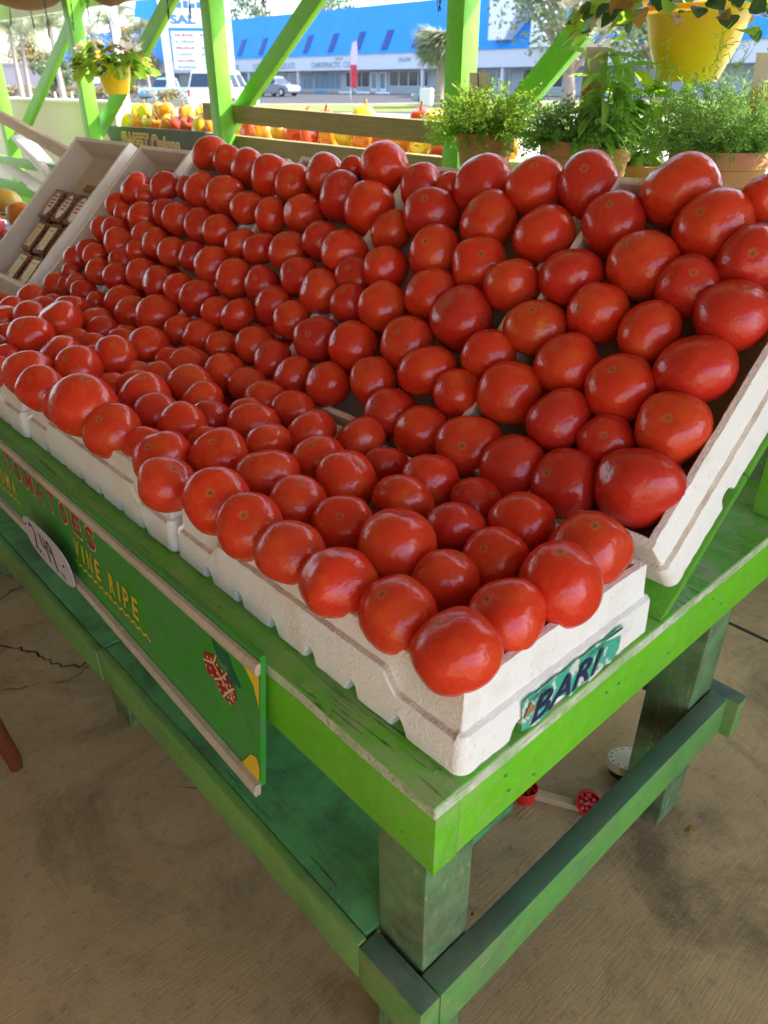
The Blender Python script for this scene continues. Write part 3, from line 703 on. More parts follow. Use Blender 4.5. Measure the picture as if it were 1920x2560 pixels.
mb.build('tack', M['crack'], pc)
# ------------------------------------------------------------ tomatoes
def tomato_mesh(seed):
    r_ = random.Random(seed); seg, ring = 36, 22; asp = r_.uniform(.84, .97); k1 = r_.choice([2, 3, 4]); k2 = r_.choice([5, 6]); a1 = r_.uniform(.015, .055); a2 = r_.uniform(.004, .02); p1, p2 = r_.uniform(0, 6), r_.uniform(0, 6)
    sq = r_.uniform(1.9, 2.35); off = r_.uniform(0, 50); dim = r_.uniform(.02, .09)
    mb = MB(); vs = []; fs = []
    for j in range(ring+1):
        t = PI*j/ring
        for i in range(seg):
            a = 2*PI*i/seg; st, ct = math.sin(t), math.cos(t)
            rr = (abs(st)**sq+abs(ct)**sq)**(-1/sq)
            lob = 1+(a1*math.cos(k1*a+p1)+a2*math.cos(k2*a+p2))*abs(st)**.7
            nz = 1+.05*mnoise.noise(Vector((st*math.cos(a)*1.1+off, st*math.sin(a)*1.1, ct*1.1)))
            z = rr*ct*asp*nz; z -= dim*math.exp(-(t/.32)**2); z += .16*math.exp(-((PI-t)/.4)**2)
            if asp > .88: st *= 1-.06*ct
            vs.append((rr*st*math.cos(a)*lob*nz, rr*st*math.sin(a)*lob*nz, z))
    for j in range(ring):
        for i in range(seg):
            a = j*seg+i; b = j*seg+(i+1) % seg; fs.append((a, a+seg, b+seg, b))
    mb.add(vs, fs); return mb.mesh('tomato', M['tom'], True)
TM = [tomato_mesh(100+i) for i in range(16)]
TOM = [tuple(int(v) for v in s.split(',')) for s in """83,57,827,47,0,92 86,150,822,45,0,101 172,63,821,44,0,89 261,53,833,50,0,85 355,73,832,50,0,90 183,165,814,40,0,87 259,152,817,42,0,87 349,177,825,46,0,83 279,237,817,42,0,92 178,249,830,49,0,82 368,277,811,39,0,96 356,362,818,43,0,88 279,343,820,43,0,72 358,465,807,37,0,96 482,91,871,56,1,90 457,186,847,50,1,97 451,277,842,49,1,94 455,372,845,50,1,95 516,166,902,39,1,82 75,242,825,46,0,90 75,340,821,44,0,90 71,430,823,45,0,92 74,517,827,47,0,83 52,625,820,43,0,91 88,709,822,45,0,71 158,645,825,46,0,71 177,539,823,45,0,74 166,446,819,43,0,74 176,354,816,42,0,87 256,442,825,46,0,78 272,533,819,43,0,76 252,645,817,42,0,74 275,720,822,44,0,58 195,747,802,36,0,63 181,810,821,43,0,65 178,889,819,43,0,68 329,626,820,44,0,68 377,744,814,41,0,53 377,549,819,43,0,67 102,794,806,38,0,100 333,1931,817,42,0,75 256,1875,811,38,0,62 252,1718,822,45,0,55 216,1843,784,26,0,59 178,1669,800,33,0,83 165,1477,840,49,0,57 434,2000,826,37,1,59 369,1862,804,35,0,82 349,1678,827,47,0,68 262,1534,845,51,0,51 365,1572,818,42,0,62 341,1494,813,40,0,59 260,1470,803,40,0,45 275,1401,806,36,0,70 380,1439,803,35,0,52 349,1257,827,45,0,93 253,1222,831,46,0,85 174,1329,826,47,0,65 177,1519,786,31,0,61 95,1452,806,36,0,64 75,1249,830,49,0,80 48,1371,807,37,0,113 161,1203,831,48,0,65 66,1161,825,45,0,78 76,1089,809,39,0,97 66,947,850,57,0,75 75,862,825,48,0,67 269,1161,799,36,0,55 287,1097,808,37,0,52 192,1123,802,34,0,59 196,971,827,47,0,63 196,1231,782,26,0,45 476,1973,865,26,1,86 140,1632,786,26,0,60 297,2092,786,26,0,40 150,1722,792,29,0,85 705,1939,1078,45,1,102 722,1783,1094,44,1,114 731,1682,1102,31,1,156 730,1598,1101,47,1,132 727,1478,1098,50,1,111 659,1990,1035,34,1,132 695,1857,1068,30,1,94 641,1913,1018,29,1,88 643,1792,1020,44,1,116 665,1695,1041,38,1,100 659,1621,1035,43,1,122 654,1498,1031,43,1,100 651,1398,1027,41,1,91 594,1969,975,34,1,122 598,1892,979,38,1,78 572,1816,954,44,1,116 568,1704,951,30,1,129 595,1644,975,38,1,125 587,1537,968,39,1,112 588,1440,969,36,1,127 584,1337,965,45,1,100 535,1964,920,35,1,105 529,1898,914,38,1,83 500,1824,887,39,1,118 501,1708,888,41,1,104 523,1608,909,40,1,112 517,1498,904,45,1,97 520,1400,906,38,1,112 516,1302,902,44,1,110 572,1219,954,44,1,111 455,1883,846,33,1,85 443,1823,834,36,1,77 436,1724,828,29,1,95 457,1605,847,45,1,77 442,1524,833,46,1,94 455,1404,845,53,1,77 448,1284,839,39,1,107 451,1193,841,43,1,88 504,1199,891,35,1,112 511,1121,897,39,1,110 442,1945,834,26,1,118 819,1686,1183,47,1,109 807,1578,1173,39,1,112 799,1473,1166,44,1,128 786,1349,1153,51,1,118 777,1248,1144,43,1,117 802,1156,1168,46,1,119 821,1081,1186,26,1,76 710,1352,1083,43,1,116 703,1245,1076,40,1,105 720,1137,1092,44,1,93 765,1049,1133,51,1,102 638,1285,1016,38,1,108 637,1197,1015,39,1,115 645,1098,1022,45,1,112 676,1018,1051,42,1,119 665,926,1041,49,1,110 576,1112,958,40,1,103 606,1010,986,42,1,104 591,919,972,46,1,108 587,821,968,38,1,100 547,1032,931,41,1,91 533,948,918,38,1,106 829,980,1194,53,1,104 753,946,1122,54,1,102 802,838,1168,45,1,111 818,686,1183,54,1,98 822,559,1187,53,1,102 757,764,1126,53,1,92 758,615,1127,53,1,79 751,481,1121,54,1,113 810,766,1175,26,1,113 694,688,1068,51,1,92 691,574,1064,49,1,94 672,482,1047,49,1,100 631,638,1009,48,1,98 836,460,1199,53,1,118 839,291,1202,57,1,80 781,364,1149,50,1,102 793,202,1160,55,1,94 840,152,1204,33,1,152 732,273,1103,53,1,97 716,183,1088,46,1,79 759,120,1128,47,1,100 699,379,1072,51,1,84 622,385,1001,48,1,101 587,294,968,49,1,95 573,440,955,43,1,105 533,358,918,49,1,91 520,252,906,49,1,88 578,191,960,50,1,88 652,201,1028,46,1,108 660,299,1036,47,1,100 692,99,1066,53,1,83 621,105,1000,54,1,87 553,89,937,49,1,94 653,788,1030,43,1,111 595,731,976,46,1,111 609,537,989,55,1,97 517,843,903,45,1,114 525,741,910,48,1,105 554,618,937,48,1,87 525,536,911,50,1,106 486,636,875,44,1,93 459,738,849,43,1,97 454,555,844,45,1,116 448,473,839,46,1,111 511,449,898,41,1,93 450,1105,841,36,1,91 473,1006,862,42,1,103 462,925,852,40,1,103 449,838,840,41,1,112 365,1097,819,43,0,57 391,996,821,44,0,81 394,919,814,41,0,57 368,825,815,41,0,65 296,978,822,45,0,64 276,903,815,41,0,70 374,1222,781,26,0,125""".split()]
CAM = Vector((-.393, -.348, 1.352))
# close the open gaps of the heap with tomatoes at the same level
_g = random.Random(12); _P = [(Vector(t[:3])/1000, t[3]/1000) for t in TOM]
for _ in range(14000):
    if _g.random() < .75: c = SL(_g.uniform(.08, .60), _g.uniform(.06, 2.15), .100); s_f = 1
    else: c = Vector((_g.uniform(.09, .37), _g.uniform(.1, 2.2), .808)); s_f = 0
    r = _g.uniform(.037, .043)
    near_ = [(c-p).length for p, q in _P]
    if sum(1 for d in near_ if d < .125) < 5: continue
    if all(d > .84*(r+q) for d, (p, q) in zip(near_, _P)): _P.append((c, r)); TOM.append((round(c.x*1000), round(c.y*1000), round(c.z*1000), round(r*1000), s_f, 90))
ONES = ['first', 'second', 'third', 'fourth', 'fifth', 'sixth', 'seventh', 'eighth', 'ninth', 'tenth', 'eleventh', 'twelfth', 'thirteenth', 'fourteenth', 'fifteenth', 'sixteenth', 'seventeenth', 'eighteenth', 'nineteenth', 'twentieth']
def ordw(n):
    if n <= 20: return ONES[n-1]
    return ['', '', 'twenty', 'thirty', 'forty', 'fifty', 'sixty', 'seventy'][n//10]+'-'+ONES[n % 10-1] if n % 10 else ['', '', '', 'thirtieth', 'fortieth', 'fiftieth', 'sixtieth', 'seventieth'][n//10]
OR = ['nearest the right end', 'second from the right', 'third from the right', 'fourth from the right', 'fifth from the right', 'sixth from the right', 'seventh from the right', 'eighth from the right', 'ninth from the right', 'tenth from the right', 'eleventh from the right', 'twelfth from the right']
OL = ['at the far left end', 'second from the left', 'third from the left', 'fourth from the left', 'fifth from the left', 'sixth from the left', 'seventh from the left', 'eighth from the left', 'ninth from the left', 'tenth from the left', 'eleventh from the left', 'twelfth from the left', 'thirteenth from the left', 'fourteenth from the left']
ROWF = ['front row of the flat trays', 'second row from the front of the flat trays', 'third row from the front of the flat trays', 'rear row of the flat trays']
ROWS = ['lowest row of the slanted trays', 'second row up the slanted trays', 'third row up the slanted trays', 'fourth row up the slanted trays', 'fifth row up the slanted trays', 'sixth row up the slanted trays', 'seventh row up the slanted trays', 'topmost row of the slanted trays']
rows = {}
for i, (x, y, z, r, s, hw) in enumerate(TOM):
    if s: sl = (Vector((x, y, z))/1000-O).dot(S); key = (1, max(0, min(7, int((sl-.055)/.078))))
    else: key = (0, max(0, min(3, int((x-48)/82))))
    rows.setdefault(key, []).append(i)
special = {}
def near(px, py, pz): return min(range(len(TOM)), key=lambda i: (TOM[i][0]-px)**2+(TOM[i][1]-py)**2+(TOM[i][2]-pz)**2)
ORANGE = 161
for key, ids in rows.items():
    ids.sort(key=lambda i: TOM[i][1]); n = len(ids)
    for q, i in enumerate(ids):
        x, y, z, r, s, hw = TOM[i]
        pos = OR[q] if q < min(12, (n+1)//2) else (OL[n-1-q] if n-1-q < 13 else ordw(n-q)+' from the left')
        size = 'big ' if r >= 48 else ('small ' if r <= 35 else '')
        lab = f'{size}red tomato {pos}, {(ROWS if key[0] else ROWF)[key[1]]}'
        me = TM[rng.randrange(16)]
        o = put('tomato', me)
        o.location = (x/1000, y/1000, z/1000); base = N if s else Vector((0, 0, 1))
        up = (base*.8+Vector((rng.uniform(-.75, .55), rng.uniform(-.55, .75), rng.uniform(-.1, .45)))).normalized()
        if rng.random() < .2: up = (up+Vector((rng.uniform(-1, 1), rng.uniform(-1, 1), 0))).normalized()
        qd = up.to_track_quat('Z', 'Y') @ Quaternion((0, 0, 1), rng.uniform(0, 6.28)); o.rotation_euler = qd.to_euler()
        R_ = r/1000*1.065; e = rng.uniform(-.05, .05); o.scale = (R_*(1+e), R_*(1-e), R_*(1.02 if s else .98))
        o.material_slots[0].link = 'OBJECT'; o.material_slots[0].material = M['tomdeep'] if rng.random() < (.28 if s else .10) else M['tom']
        if i == ORANGE: o.material_slots[0].material = M['tomorange']; lab = 'orange shouldered tomato in the middle of the right slanted trays'; o.rotation_euler = (Vector((-.5, -.1, .85)).to_track_quat('Z', 'Y')).to_euler()
        tag(o, ' '.join(lab.split()), 'tomato', 'tomatoes heaped in the foam trays')
# tomatoes of the lower layer that show between the upper ones
P = [(Vector(t[:3])/1000, t[3]/1000) for t in TOM]; lr = random.Random(5); placed = []
for tries in range(6000):
    if len(placed) >= 30: break
    x = lr.uniform(.095, .375); y = lr.uniform(.06, 1.78); r = lr.uniform(.031, .036)
    if min(abs(y-.612), abs(y-1.23)) < .06: continue
    c = Vector((x, y, .7325+r*.80))
    if all((c-p).length > .82*(r+q) for p, q in P) and all((c-p).length > .97*(r+q) for p, q in placed): placed.append((c, r))
for tries in range(16000):
    if len(placed) >= 60: break
    s_ = lr.uniform(.1, .6); y = lr.choice([lr.uniform(.06, .38), lr.uniform(.49, .83), lr.uniform(.94, 1.27), lr.uniform(1.38, 1.74), lr.uniform(1.85, 2.14)]); r = lr.uniform(.033, .038)
    c = SL(s_, y, .032+r*.85)
    if all((c-p).length > .78*(r+q) for p, q in P) and all((c-p).length > .93*(r+q) for p, q in placed): placed.append((c, r))
placed.sort(key=lambda p: p[0].y); cnt = [0, 0]; tot = [sum(1 for c, r in placed if c.z < .78), sum(1 for c, r in placed if c.z >= .78)]
for c, r in placed:
    hi = int(c.z >= .78); cnt[hi] += 1
    o = put('tomato', TM[lr.randrange(16)], None, c, (lr.uniform(-.5, .5), lr.uniform(-.5, .5), lr.uniform(0, 6))); o.scale = (r, r, r*.95)
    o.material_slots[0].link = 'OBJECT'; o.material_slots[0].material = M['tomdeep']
    tag(o, f"lower layer red tomato glimpsed in the {['flat', 'slanted'][hi]} trays, {ordw(cnt[hi])} from the right", 'tomato', 'tomatoes of the lower layer')

# ------------------------------------------------------------ small plastic packs of tomatoes in the left slanted tray
def pack_inside(seed):
    r_ = random.Random(seed); mb = MB()
    for k_ in range(2):
        for i in range(6):
            for j in range(4):
                mb.ell((-.050+.0195*i+r_.uniform(-.003, .003), -.031+.0205*j+r_.uniform(-.003, .003), .013+.019*k_), (.0125, .0105, .0105), 8, 6, rot=Matrix.Rotation(r_.uniform(0, 3), 3, 'Z'))
    return mb.mesh('grape_tomatoes', M['grape'], True)
PIN = pack_inside(1)
def clam(z0, z1, in0, in1):
    mb = MB(); vs = []; fs = []; q = 0
    for (ins, z) in ((in0, z0), (in1, z1)):
        for (sx, sy) in ((-1, -1), (1, -1), (1, 1), (-1, 1)):
            for a in range(4):
                an = PI+PI/2*[0, 1, 2, 3][[(-1, -1), (1, -1), (1, 1), (-1, 1)].index((sx, sy))]+PI/2*a/3; rr = .010
                vs.append((sx*(.060-ins-rr)+rr*math.cos(an), sy*(.046-ins-rr)+rr*math.sin(an), z))
    n = 16; fs = [(i, (i+1) % n, n+(i+1) % n, n+i) for i in range(n)]+[tuple(range(n, 2*n) if z1 > z0 else range(n, 2*n))]
    mb.add(vs, fs); return mb.mesh('pack', M['clear'], False, False)
BASE_ME = clam(.026, .001, 0, .006); LID_ME = clam(.027, .046, 0, .004); mbr = MB()
for s_ in (-1, 1): mbr.box(-.062, .062, s_*.048-.003, s_*.048+.003, .0255, .0275)
for s_ in (-1, 1): mbr.box(s_*.062-.003, s_*.062+.003, -.045, .045, .0255, .0275)
RIM_ME = mbr.mesh('rim', M['clear'])
PK = [(.085, 2.425, 'L', 'lower row'), (.085, 2.310, 'L', 'lower row'), (.088, 2.222, 'N', 'lower row'), (.212, 2.460, 'O', 'middle row'), (.212, 2.352, 'L', 'middle row'), (.212, 2.245, 'W', 'middle row'), (.340, 2.500, 'R', 'upper row'), (.340, 2.390, 'R', 'upper row'), (.340, 2.285, 'R', 'upper row')]
PWHERE = ['left', 'middle', 'right']
for i, (s_, y, kind, row) in enumerate(PK):
    look = {'L': 'with a yellow label', 'N': 'with a narrow yellow label', 'O': 'with an orange label', 'W': 'with a pale label', 'R': 'with red and white print'}[kind]
    t = thing('tomato_pack', f'clear pack of small tomatoes {look}, {PWHERE[i % 3]} in the {row}', 'tomato pack', SL(s_, y, .031), (0, -TH, 0), 'clear packs of small tomatoes in the slanted tray')
    t.rotation_euler = (Matrix.Rotation(-TH, 3, 'Y') @ Matrix.Rotation(rng.uniform(-.06, .06), 3, 'Z')).to_euler(); t.scale = (1.05,)*3
    put('pack_base', BASE_ME, t); put('pack_lid', LID_ME, t); put('pack_rim', RIM_ME, t); stuff(put('grape_tomatoes', PIN, t))
    if kind in 'LNOW':
        hw = .017 if kind == 'N' else .026
        mb = MB(); mb.box(-.043, .043, -hw, hw, .0465, .0472); lb_ = mb.build('label', {'L': M['packlabel'], 'N': M['packlabel'], 'O': M['packlabelpink'], 'W': M['packlabelwhite']}[kind], t)
        text('lettering', 'Farmer', .013 if kind != 'N' else .009, M['text_black'], lb_, (.026, hw*.6, .0476), (0, 0, -PI/2), sx=.9)
        mb = MB()
        for q in range(5): mb.add([(.012-q*.009, -hw*.6, .0475), (.012-q*.009, hw*.5, .0475), (.0105-q*.009, hw*.5, .0475), (.0105-q*.009, -hw*.6, .0475)], [(0, 1, 2, 3)])
        mb.add([(-.040, hw*.35, .0475), (-.040, hw*.85, .0475), (-.030, hw*.85, .0475), (-.030, hw*.35, .0475)], [(0, 1, 2, 3)])
        mb.build('fine_print', M['text_grey'], lb_, fix=False)
    else:
        mb = MB(); mb.prism([(.046*math.cos(a), .025*math.sin(a)) for a in [2*PI*q/24 for q in range(24)]], 'z', .0465, .0471); lb_ = mb.build('label', M['packlabelwhite'], t)
        mb = MB()
        for q in range(4): mb.add([(.032-q*.013, -.016, .0474), (.032-q*.013, .016, .0474), (.026-q*.013, .016, .0474), (.026-q*.013, -.016, .0474)], [(0, 1, 2, 3)])
        mb.build('red_print', M['text_red'], lb_, fix=False)
mb = MB(); mb.box(-.013, .013, -.055, .055, 0, .004)
o = mb.build('cardboard_piece', M['card'], None, SL(.452, 2.40, .036), (0, -TH, 0)); tag(o, 'brown cardboard piece lying above the tomato packs in the slanted tray', 'cardboard')

# ------------------------------------------------------------ things under and beside the table
def cup(loc, tilt, lab):
    t = thing('plastic_cup', lab, 'cup', loc, tilt, 'red plastic cups under the table')
    mb = MB(); mb.lathe([(.0205, 0), (.0255, .034), (.0265, .036), (.0255, .037), (.0235, .034), (.019, .004)], 22); autosmooth(mb.build('cup_body', M['red'], t), 50)
    mb = MB()
    for i in range(11):
        a = i*2.4; r = .0045*math.sqrt(i)
        mb.lathe([(.003, 0), (.003, .030), (.0018, .030), (.0018, .0)], 8, (r*1.35*math.cos(a), r*1.35*math.sin(a), .003), cap=False)
    stuff(mb.build('prongs', M['red'], t)); return t
cup((.583, .262, .001), (0, 0, 0), 'red plastic cup beside the near end of the wooden stick'); cup((.672, .165, .018), (.55, -.95, 0), 'red plastic cup tipped over with prongs showing inside')
o = board('wooden_stick', (.575, .300, .010), (.652, .158, .010), .016, .019, M['stick'], None, bev=.0015); tag(o, 'short square wooden stick lying on the concrete between two red cups', 'stick')
mb = MB(); mb.prism([(.052*math.cos(a)*(1.15 if math.cos(a) > 0 else 1), .034*math.sin(a)) for a in [2*PI*i/26 for i in range(26)]], 'z', .022, .046)
t = thing('plastic_piece', 'worn ivory plastic piece with black slots round its edge behind the leg', 'plastic piece', (.812, .146, 0), (0, 0, R(-50)))
b_ = mb.build('top_shell', M['ivory'], t)
mb = MB(); mb.prism([(.044*math.cos(a), .028*math.sin(a)) for a in [2*PI*i/20 for i in range(20)]], 'z', 0, .022); mb.build('dark_base', M['black'], t)
mb = MB()
for i in range(16):
    a = 2*PI*i/16; mb.ell((.046*math.cos(a)*(1.13 if math.cos(a) > 0 else 1), .029*math.sin(a), .0462), (.003, .0016, .0008), 7, 4, rot=Matrix.Rotation(a, 3, 'Z'))
stuff(mb.build('slots', M['black'], t))
for (x, y, lab) in [(.640, .135, 'crumpled tan scrap beside the end of the wooden stick'), (.770, -.022, 'dry brown leaf scrap at the foot of the rear table leg')]:
    mb = MB(); vs = []; 
    for q in range(7): a = 2*PI*q/7; vs.append((.012*math.cos(a)*rng.uniform(.6, 1.3), .009*math.sin(a)*rng.uniform(.6, 1.3), rng.uniform(.001, .010)))
    vs.append((0, 0, .012)); mb.add(vs, [(q, (q+1) % 7, 7) for q in range(7)]); o = mb.build('dry_scrap', M['stick'] if y > 0 else M['leafbrown'], None, (x, y, .001)); tag(o, lab, 'scrap')
# reddish stool leg entering at the lower left
t = thing('wooden_stool', 'dark red wooden stool whose tapered leg stands on the concrete floor', 'stool', (-.36, 1.06, 0))
for (bx, by, tx, ty) in [(.160, .038, .10, -.02), (-.14, .16, -.08, .08), (-.10, -.17, -.06, -.1), (-.04, -.34, -.04, -.2)]:
    mb = MB(); mb.tube([(bx, by, .0), (bx, by, .03), (tx, ty, .46)], [.014, .0165, .026], 12); autosmooth(mb.build('leg', M['stool'], t), 40)
mb = MB(); mb.lathe([(.15, .46), (.155, .47), (.155, .49), (.15, .497)], 28); autosmooth(mb.build('seat', M['stool'], t), 40)

# ------------------------------------------------------------ ledge with potted herbs
t = thing('back_ledge', 'green wooden ledge shelf behind the slanted trays holding herb pots', 'shelf')
board('shelf_top', (1.50, -.7, 1.050), (1.50, 1.82, 1.050), .022, .56, M['post'], t, cuts=4)
board('front_board', (1.235, -.7, .80), (1.235, 1.82, .80), .44, .02, M['leg'], t, cuts=4)
for y in (-.65, .5, 1.78): board('leg', (1.74, y, 0), (1.74, y, 1.038), .07, .07, M['leg'], t, up=(0, 1, 0), cuts=1)
def pot_mesh(rt, rb, h):
    mb = MB(); mb.lathe([(rb, 0), (rt*.93, h*.78), (rt*.94, h*.78), (rt, h*.80), (rt, h*.985), (rt*.985, h), (rt*.90, h), (rt*.88, h*.9)], 30, cap=False)
    mb.lathe([(rb*.99, .001), (rb*.5, .001)], 30, cap=False); return mb
def strands(n, R0, H, spread, droop, lw, lm, seed, leafl=.011, leafw=.006, nl=7, ball=False):
    r_ = random.Random(seed); mb = MB()
    for i in range(n):
        a = r_.uniform(0, 2*PI); r0 = R0*math.sqrt(r_.random())*.85; el = r_.uniform(.05, 1.0); L = H*r_.uniform(.55, 1.1)
        d = Vector((math.cos(a)*spread*el, math.sin(a)*spread*el, 1.15-.75*el)).normalized(); p = Vector((r0*math.cos(a), r0*math.sin(a), 0)); pts = [p.copy()]
        for q in range(6):
            d += Vector((r_.uniform(-.35, .35), r_.uniform(-.35, .35), r_.uniform(-.25, .2)-droop*el*(q/5))); d.normalize(); p = p+d*L/6; pts.append(p.copy())
        for q in range(6):
            u = (pts[q+1]-pts[q]).cross(Vector((r_.uniform(-1, 1), r_.uniform(-1, 1), .3))).normalized()*lw*.5
            mb.add([pts[q]-u, pts[q]+u, pts[q+1]+u*.9, pts[q+1]-u*.9], [(0, 1, 2, 3)])
            for z in range(nl):
                t_ = r_.random(); c = pts[q]*(1-t_)+pts[q+1]*t_; dd = Vector((r_.uniform(-1, 1), r_.uniform(-1, 1), r_.uniform(-.4, 1))).normalized(); ll = leafl*r_.uniform(.6, 1.3)
                s_ = dd.cross(Vector((r_.uniform(-1, 1), r_.uniform(-1, 1), r_.uniform(-1, 1)))).normalized()*leafw*.5
                mb.add([c, c+dd*ll*.5+s_, c+dd*ll, c+dd*ll*.5-s_], [(0, 1, 2, 3)])
    return mb.mesh('foliage', lm, False, False)
def plant_tag(t, loc, rz, photo=True, h=.11, tilt=.0):
    mb = MB(); mb.box(-.028, .028, -.0009, .0009, 0, h); c = mb.build('plant_tag', M['tag'], t, loc, (tilt, 0, rz))
    if photo:
        mb = MB(); mb.box(-.025, .025, -.0018, -.0010, h*.18, h*.68); mb.build('tag_picture', M['tagphoto'], c)
    else:
        mb = MB(); mb.tube([(-.004, -.003, h*.98), (.002, -.003, h*.5), (.010, -.003, 0)], .0016, 6); mb.build('tag_stake', M['black'], c)
VR = R(-47)   # tags face the shopper
pd = [((1.42, 1.20), .082, .055, .17, 'herb', 'terracotta pot of thick trailing thyme beside the dark green post'),
      ((1.42, .905), .082, .055, .165, 'herb', 'terracotta pot of low dark thyme behind the drooping sage leaves'),
      ((1.40, .50), .108, .078, .165, 'herb', 'wide terracotta pot of feathery dark green herb at the right edge')]
for i, ((x, y), rt, rb, h, mm, lab) in enumerate(pd):
    t = thing('herb_pot', lab, 'potted herb', (x, y, 1.0615), (0, 0, 0), 'terracotta herb pots on the ledge')
    autosmooth(pot_mesh(rt, rb, h).build('pot', M['terracotta'], t), 40)
    mb = MB(); mb.lathe([(rt*.9, 0), (rt*.5, .004)], 20, (0, 0, h*.92)); mb.build('soil', M['soil'], t)
    if i == 0:
        stuff(put('foliage', strands(420, rt, .15, 1.0, .55, .0012, M['herb'], 3, .010, .006, 6), t, (0, 0, h*.93)))
        plant_tag(t, (-.005, .03, h*.9), VR, False, .165)
    elif i == 1: stuff(put('foliage', strands(300, rt, .125, .95, .5, .0012, M['herbdark'], 4, .010, .005, 6), t, (0, 0, h*.93)))
    else:
        stuff(put('foliage', strands(480, rt, .150, .85, .30, .0014, M['herbdark'], 5, .020, .0024, 6), t, (0, 0, h*.93)))
        stuff(put('foliage', strands(24, rt*.7, .25, .45, .05, .0014, M['herbdark'], 15, .022, .0022, 6), t, (-.03, .05, h*.93)))
        plant_tag(t, (.035, -.055, h*.9), VR, True, .20, -.1)
# sage: large leaves are parts of their own
LF = [leaf_mesh('leaf', .085, .026, M['sage'], .35, .25), leaf_mesh('leaf', .065, .022, M['sage'], .3, .4), leaf_mesh('leaf', .10, .028, M['sage'], .3, .5)]
def leafy(t, n, z0, H, Rr, meshes, seed, droop=.3, sc=(.7, 1.2)):
    r_ = random.Random(seed); mb = MB()
    ns = max(3, n//9)
    for st in range(ns):
        a = r_.uniform(0, 6.28); top = Vector((math.cos(a)*Rr*r_.uniform(.2, 1), math.sin(a)*Rr*r_.uniform(.2, 1), z0+H*r_.uniform(.45, 1))); b0 = Vector((math.cos(a)*Rr*.15, math.sin(a)*Rr*.15, z0))
        mid = (b0+top)/2+Vector((0, 0, H*.12)); mb.tube([b0, mid, top], [.0028, .0022, .0012], 6)
        for i in range(n//ns):
            f = (i+1)/(n//ns); p = (b0*(1-f)**2+mid*2*f*(1-f)+top*f*f); az = r_.uniform(0, 6.28)
            o = put('leaf', r_.choice(meshes), t, p); orient(o, (math.cos(az), math.sin(az), r_.uniform(-droop, .7)), roll=r_.uniform(-.5, .5)); s_ = r_.uniform(*sc); o.scale = (s_, s_, s_)
    mb.build('stems', M['sage'], t)
t = thing('herb_pot', 'terracotta pot of tall sage with long drooping leaves before the photo tag', 'potted herb', (1.46, .845, 1.0615), (0, 0, 0), 'terracotta herb pots on the ledge')
autosmooth(pot_mesh(.075, .052, .15).build('pot', M['terracotta'], t), 40); mb = MB(); mb.lathe([(.068, 0), (.03, .004)], 18, (0, 0, .138)); mb.build('soil', M['soil'], t)
leafy(t, 90, .14, .26, .11, LF, 8, .9); plant_tag(t, (.02, .062, .13), VR, True, .24, .05)
t = thing('herb_pot', 'sunlit orange pot of yellow green basil standing behind the tall sage', 'potted herb', (1.66, .850, 1.0615), (0, 0, 0), 'terracotta herb pots on the ledge')
autosmooth(pot_mesh(.10, .07, .10).build('pot', M['terracotta'], t), 40); mb = MB(); mb.lathe([(.09, 0), (.04, .004)], 18, (0, 0, .092)); mb.build('soil', M['soil'], t)
LB_ = [leaf_mesh('leaf', .06, .042, M['leaf'], .3, .35), leaf_mesh('leaf', .075, .03, M['leaf'], .35, .3)]
leafy(t, 130, .09, .25, .15, LB_, 9, .5, (.9, 1.5))

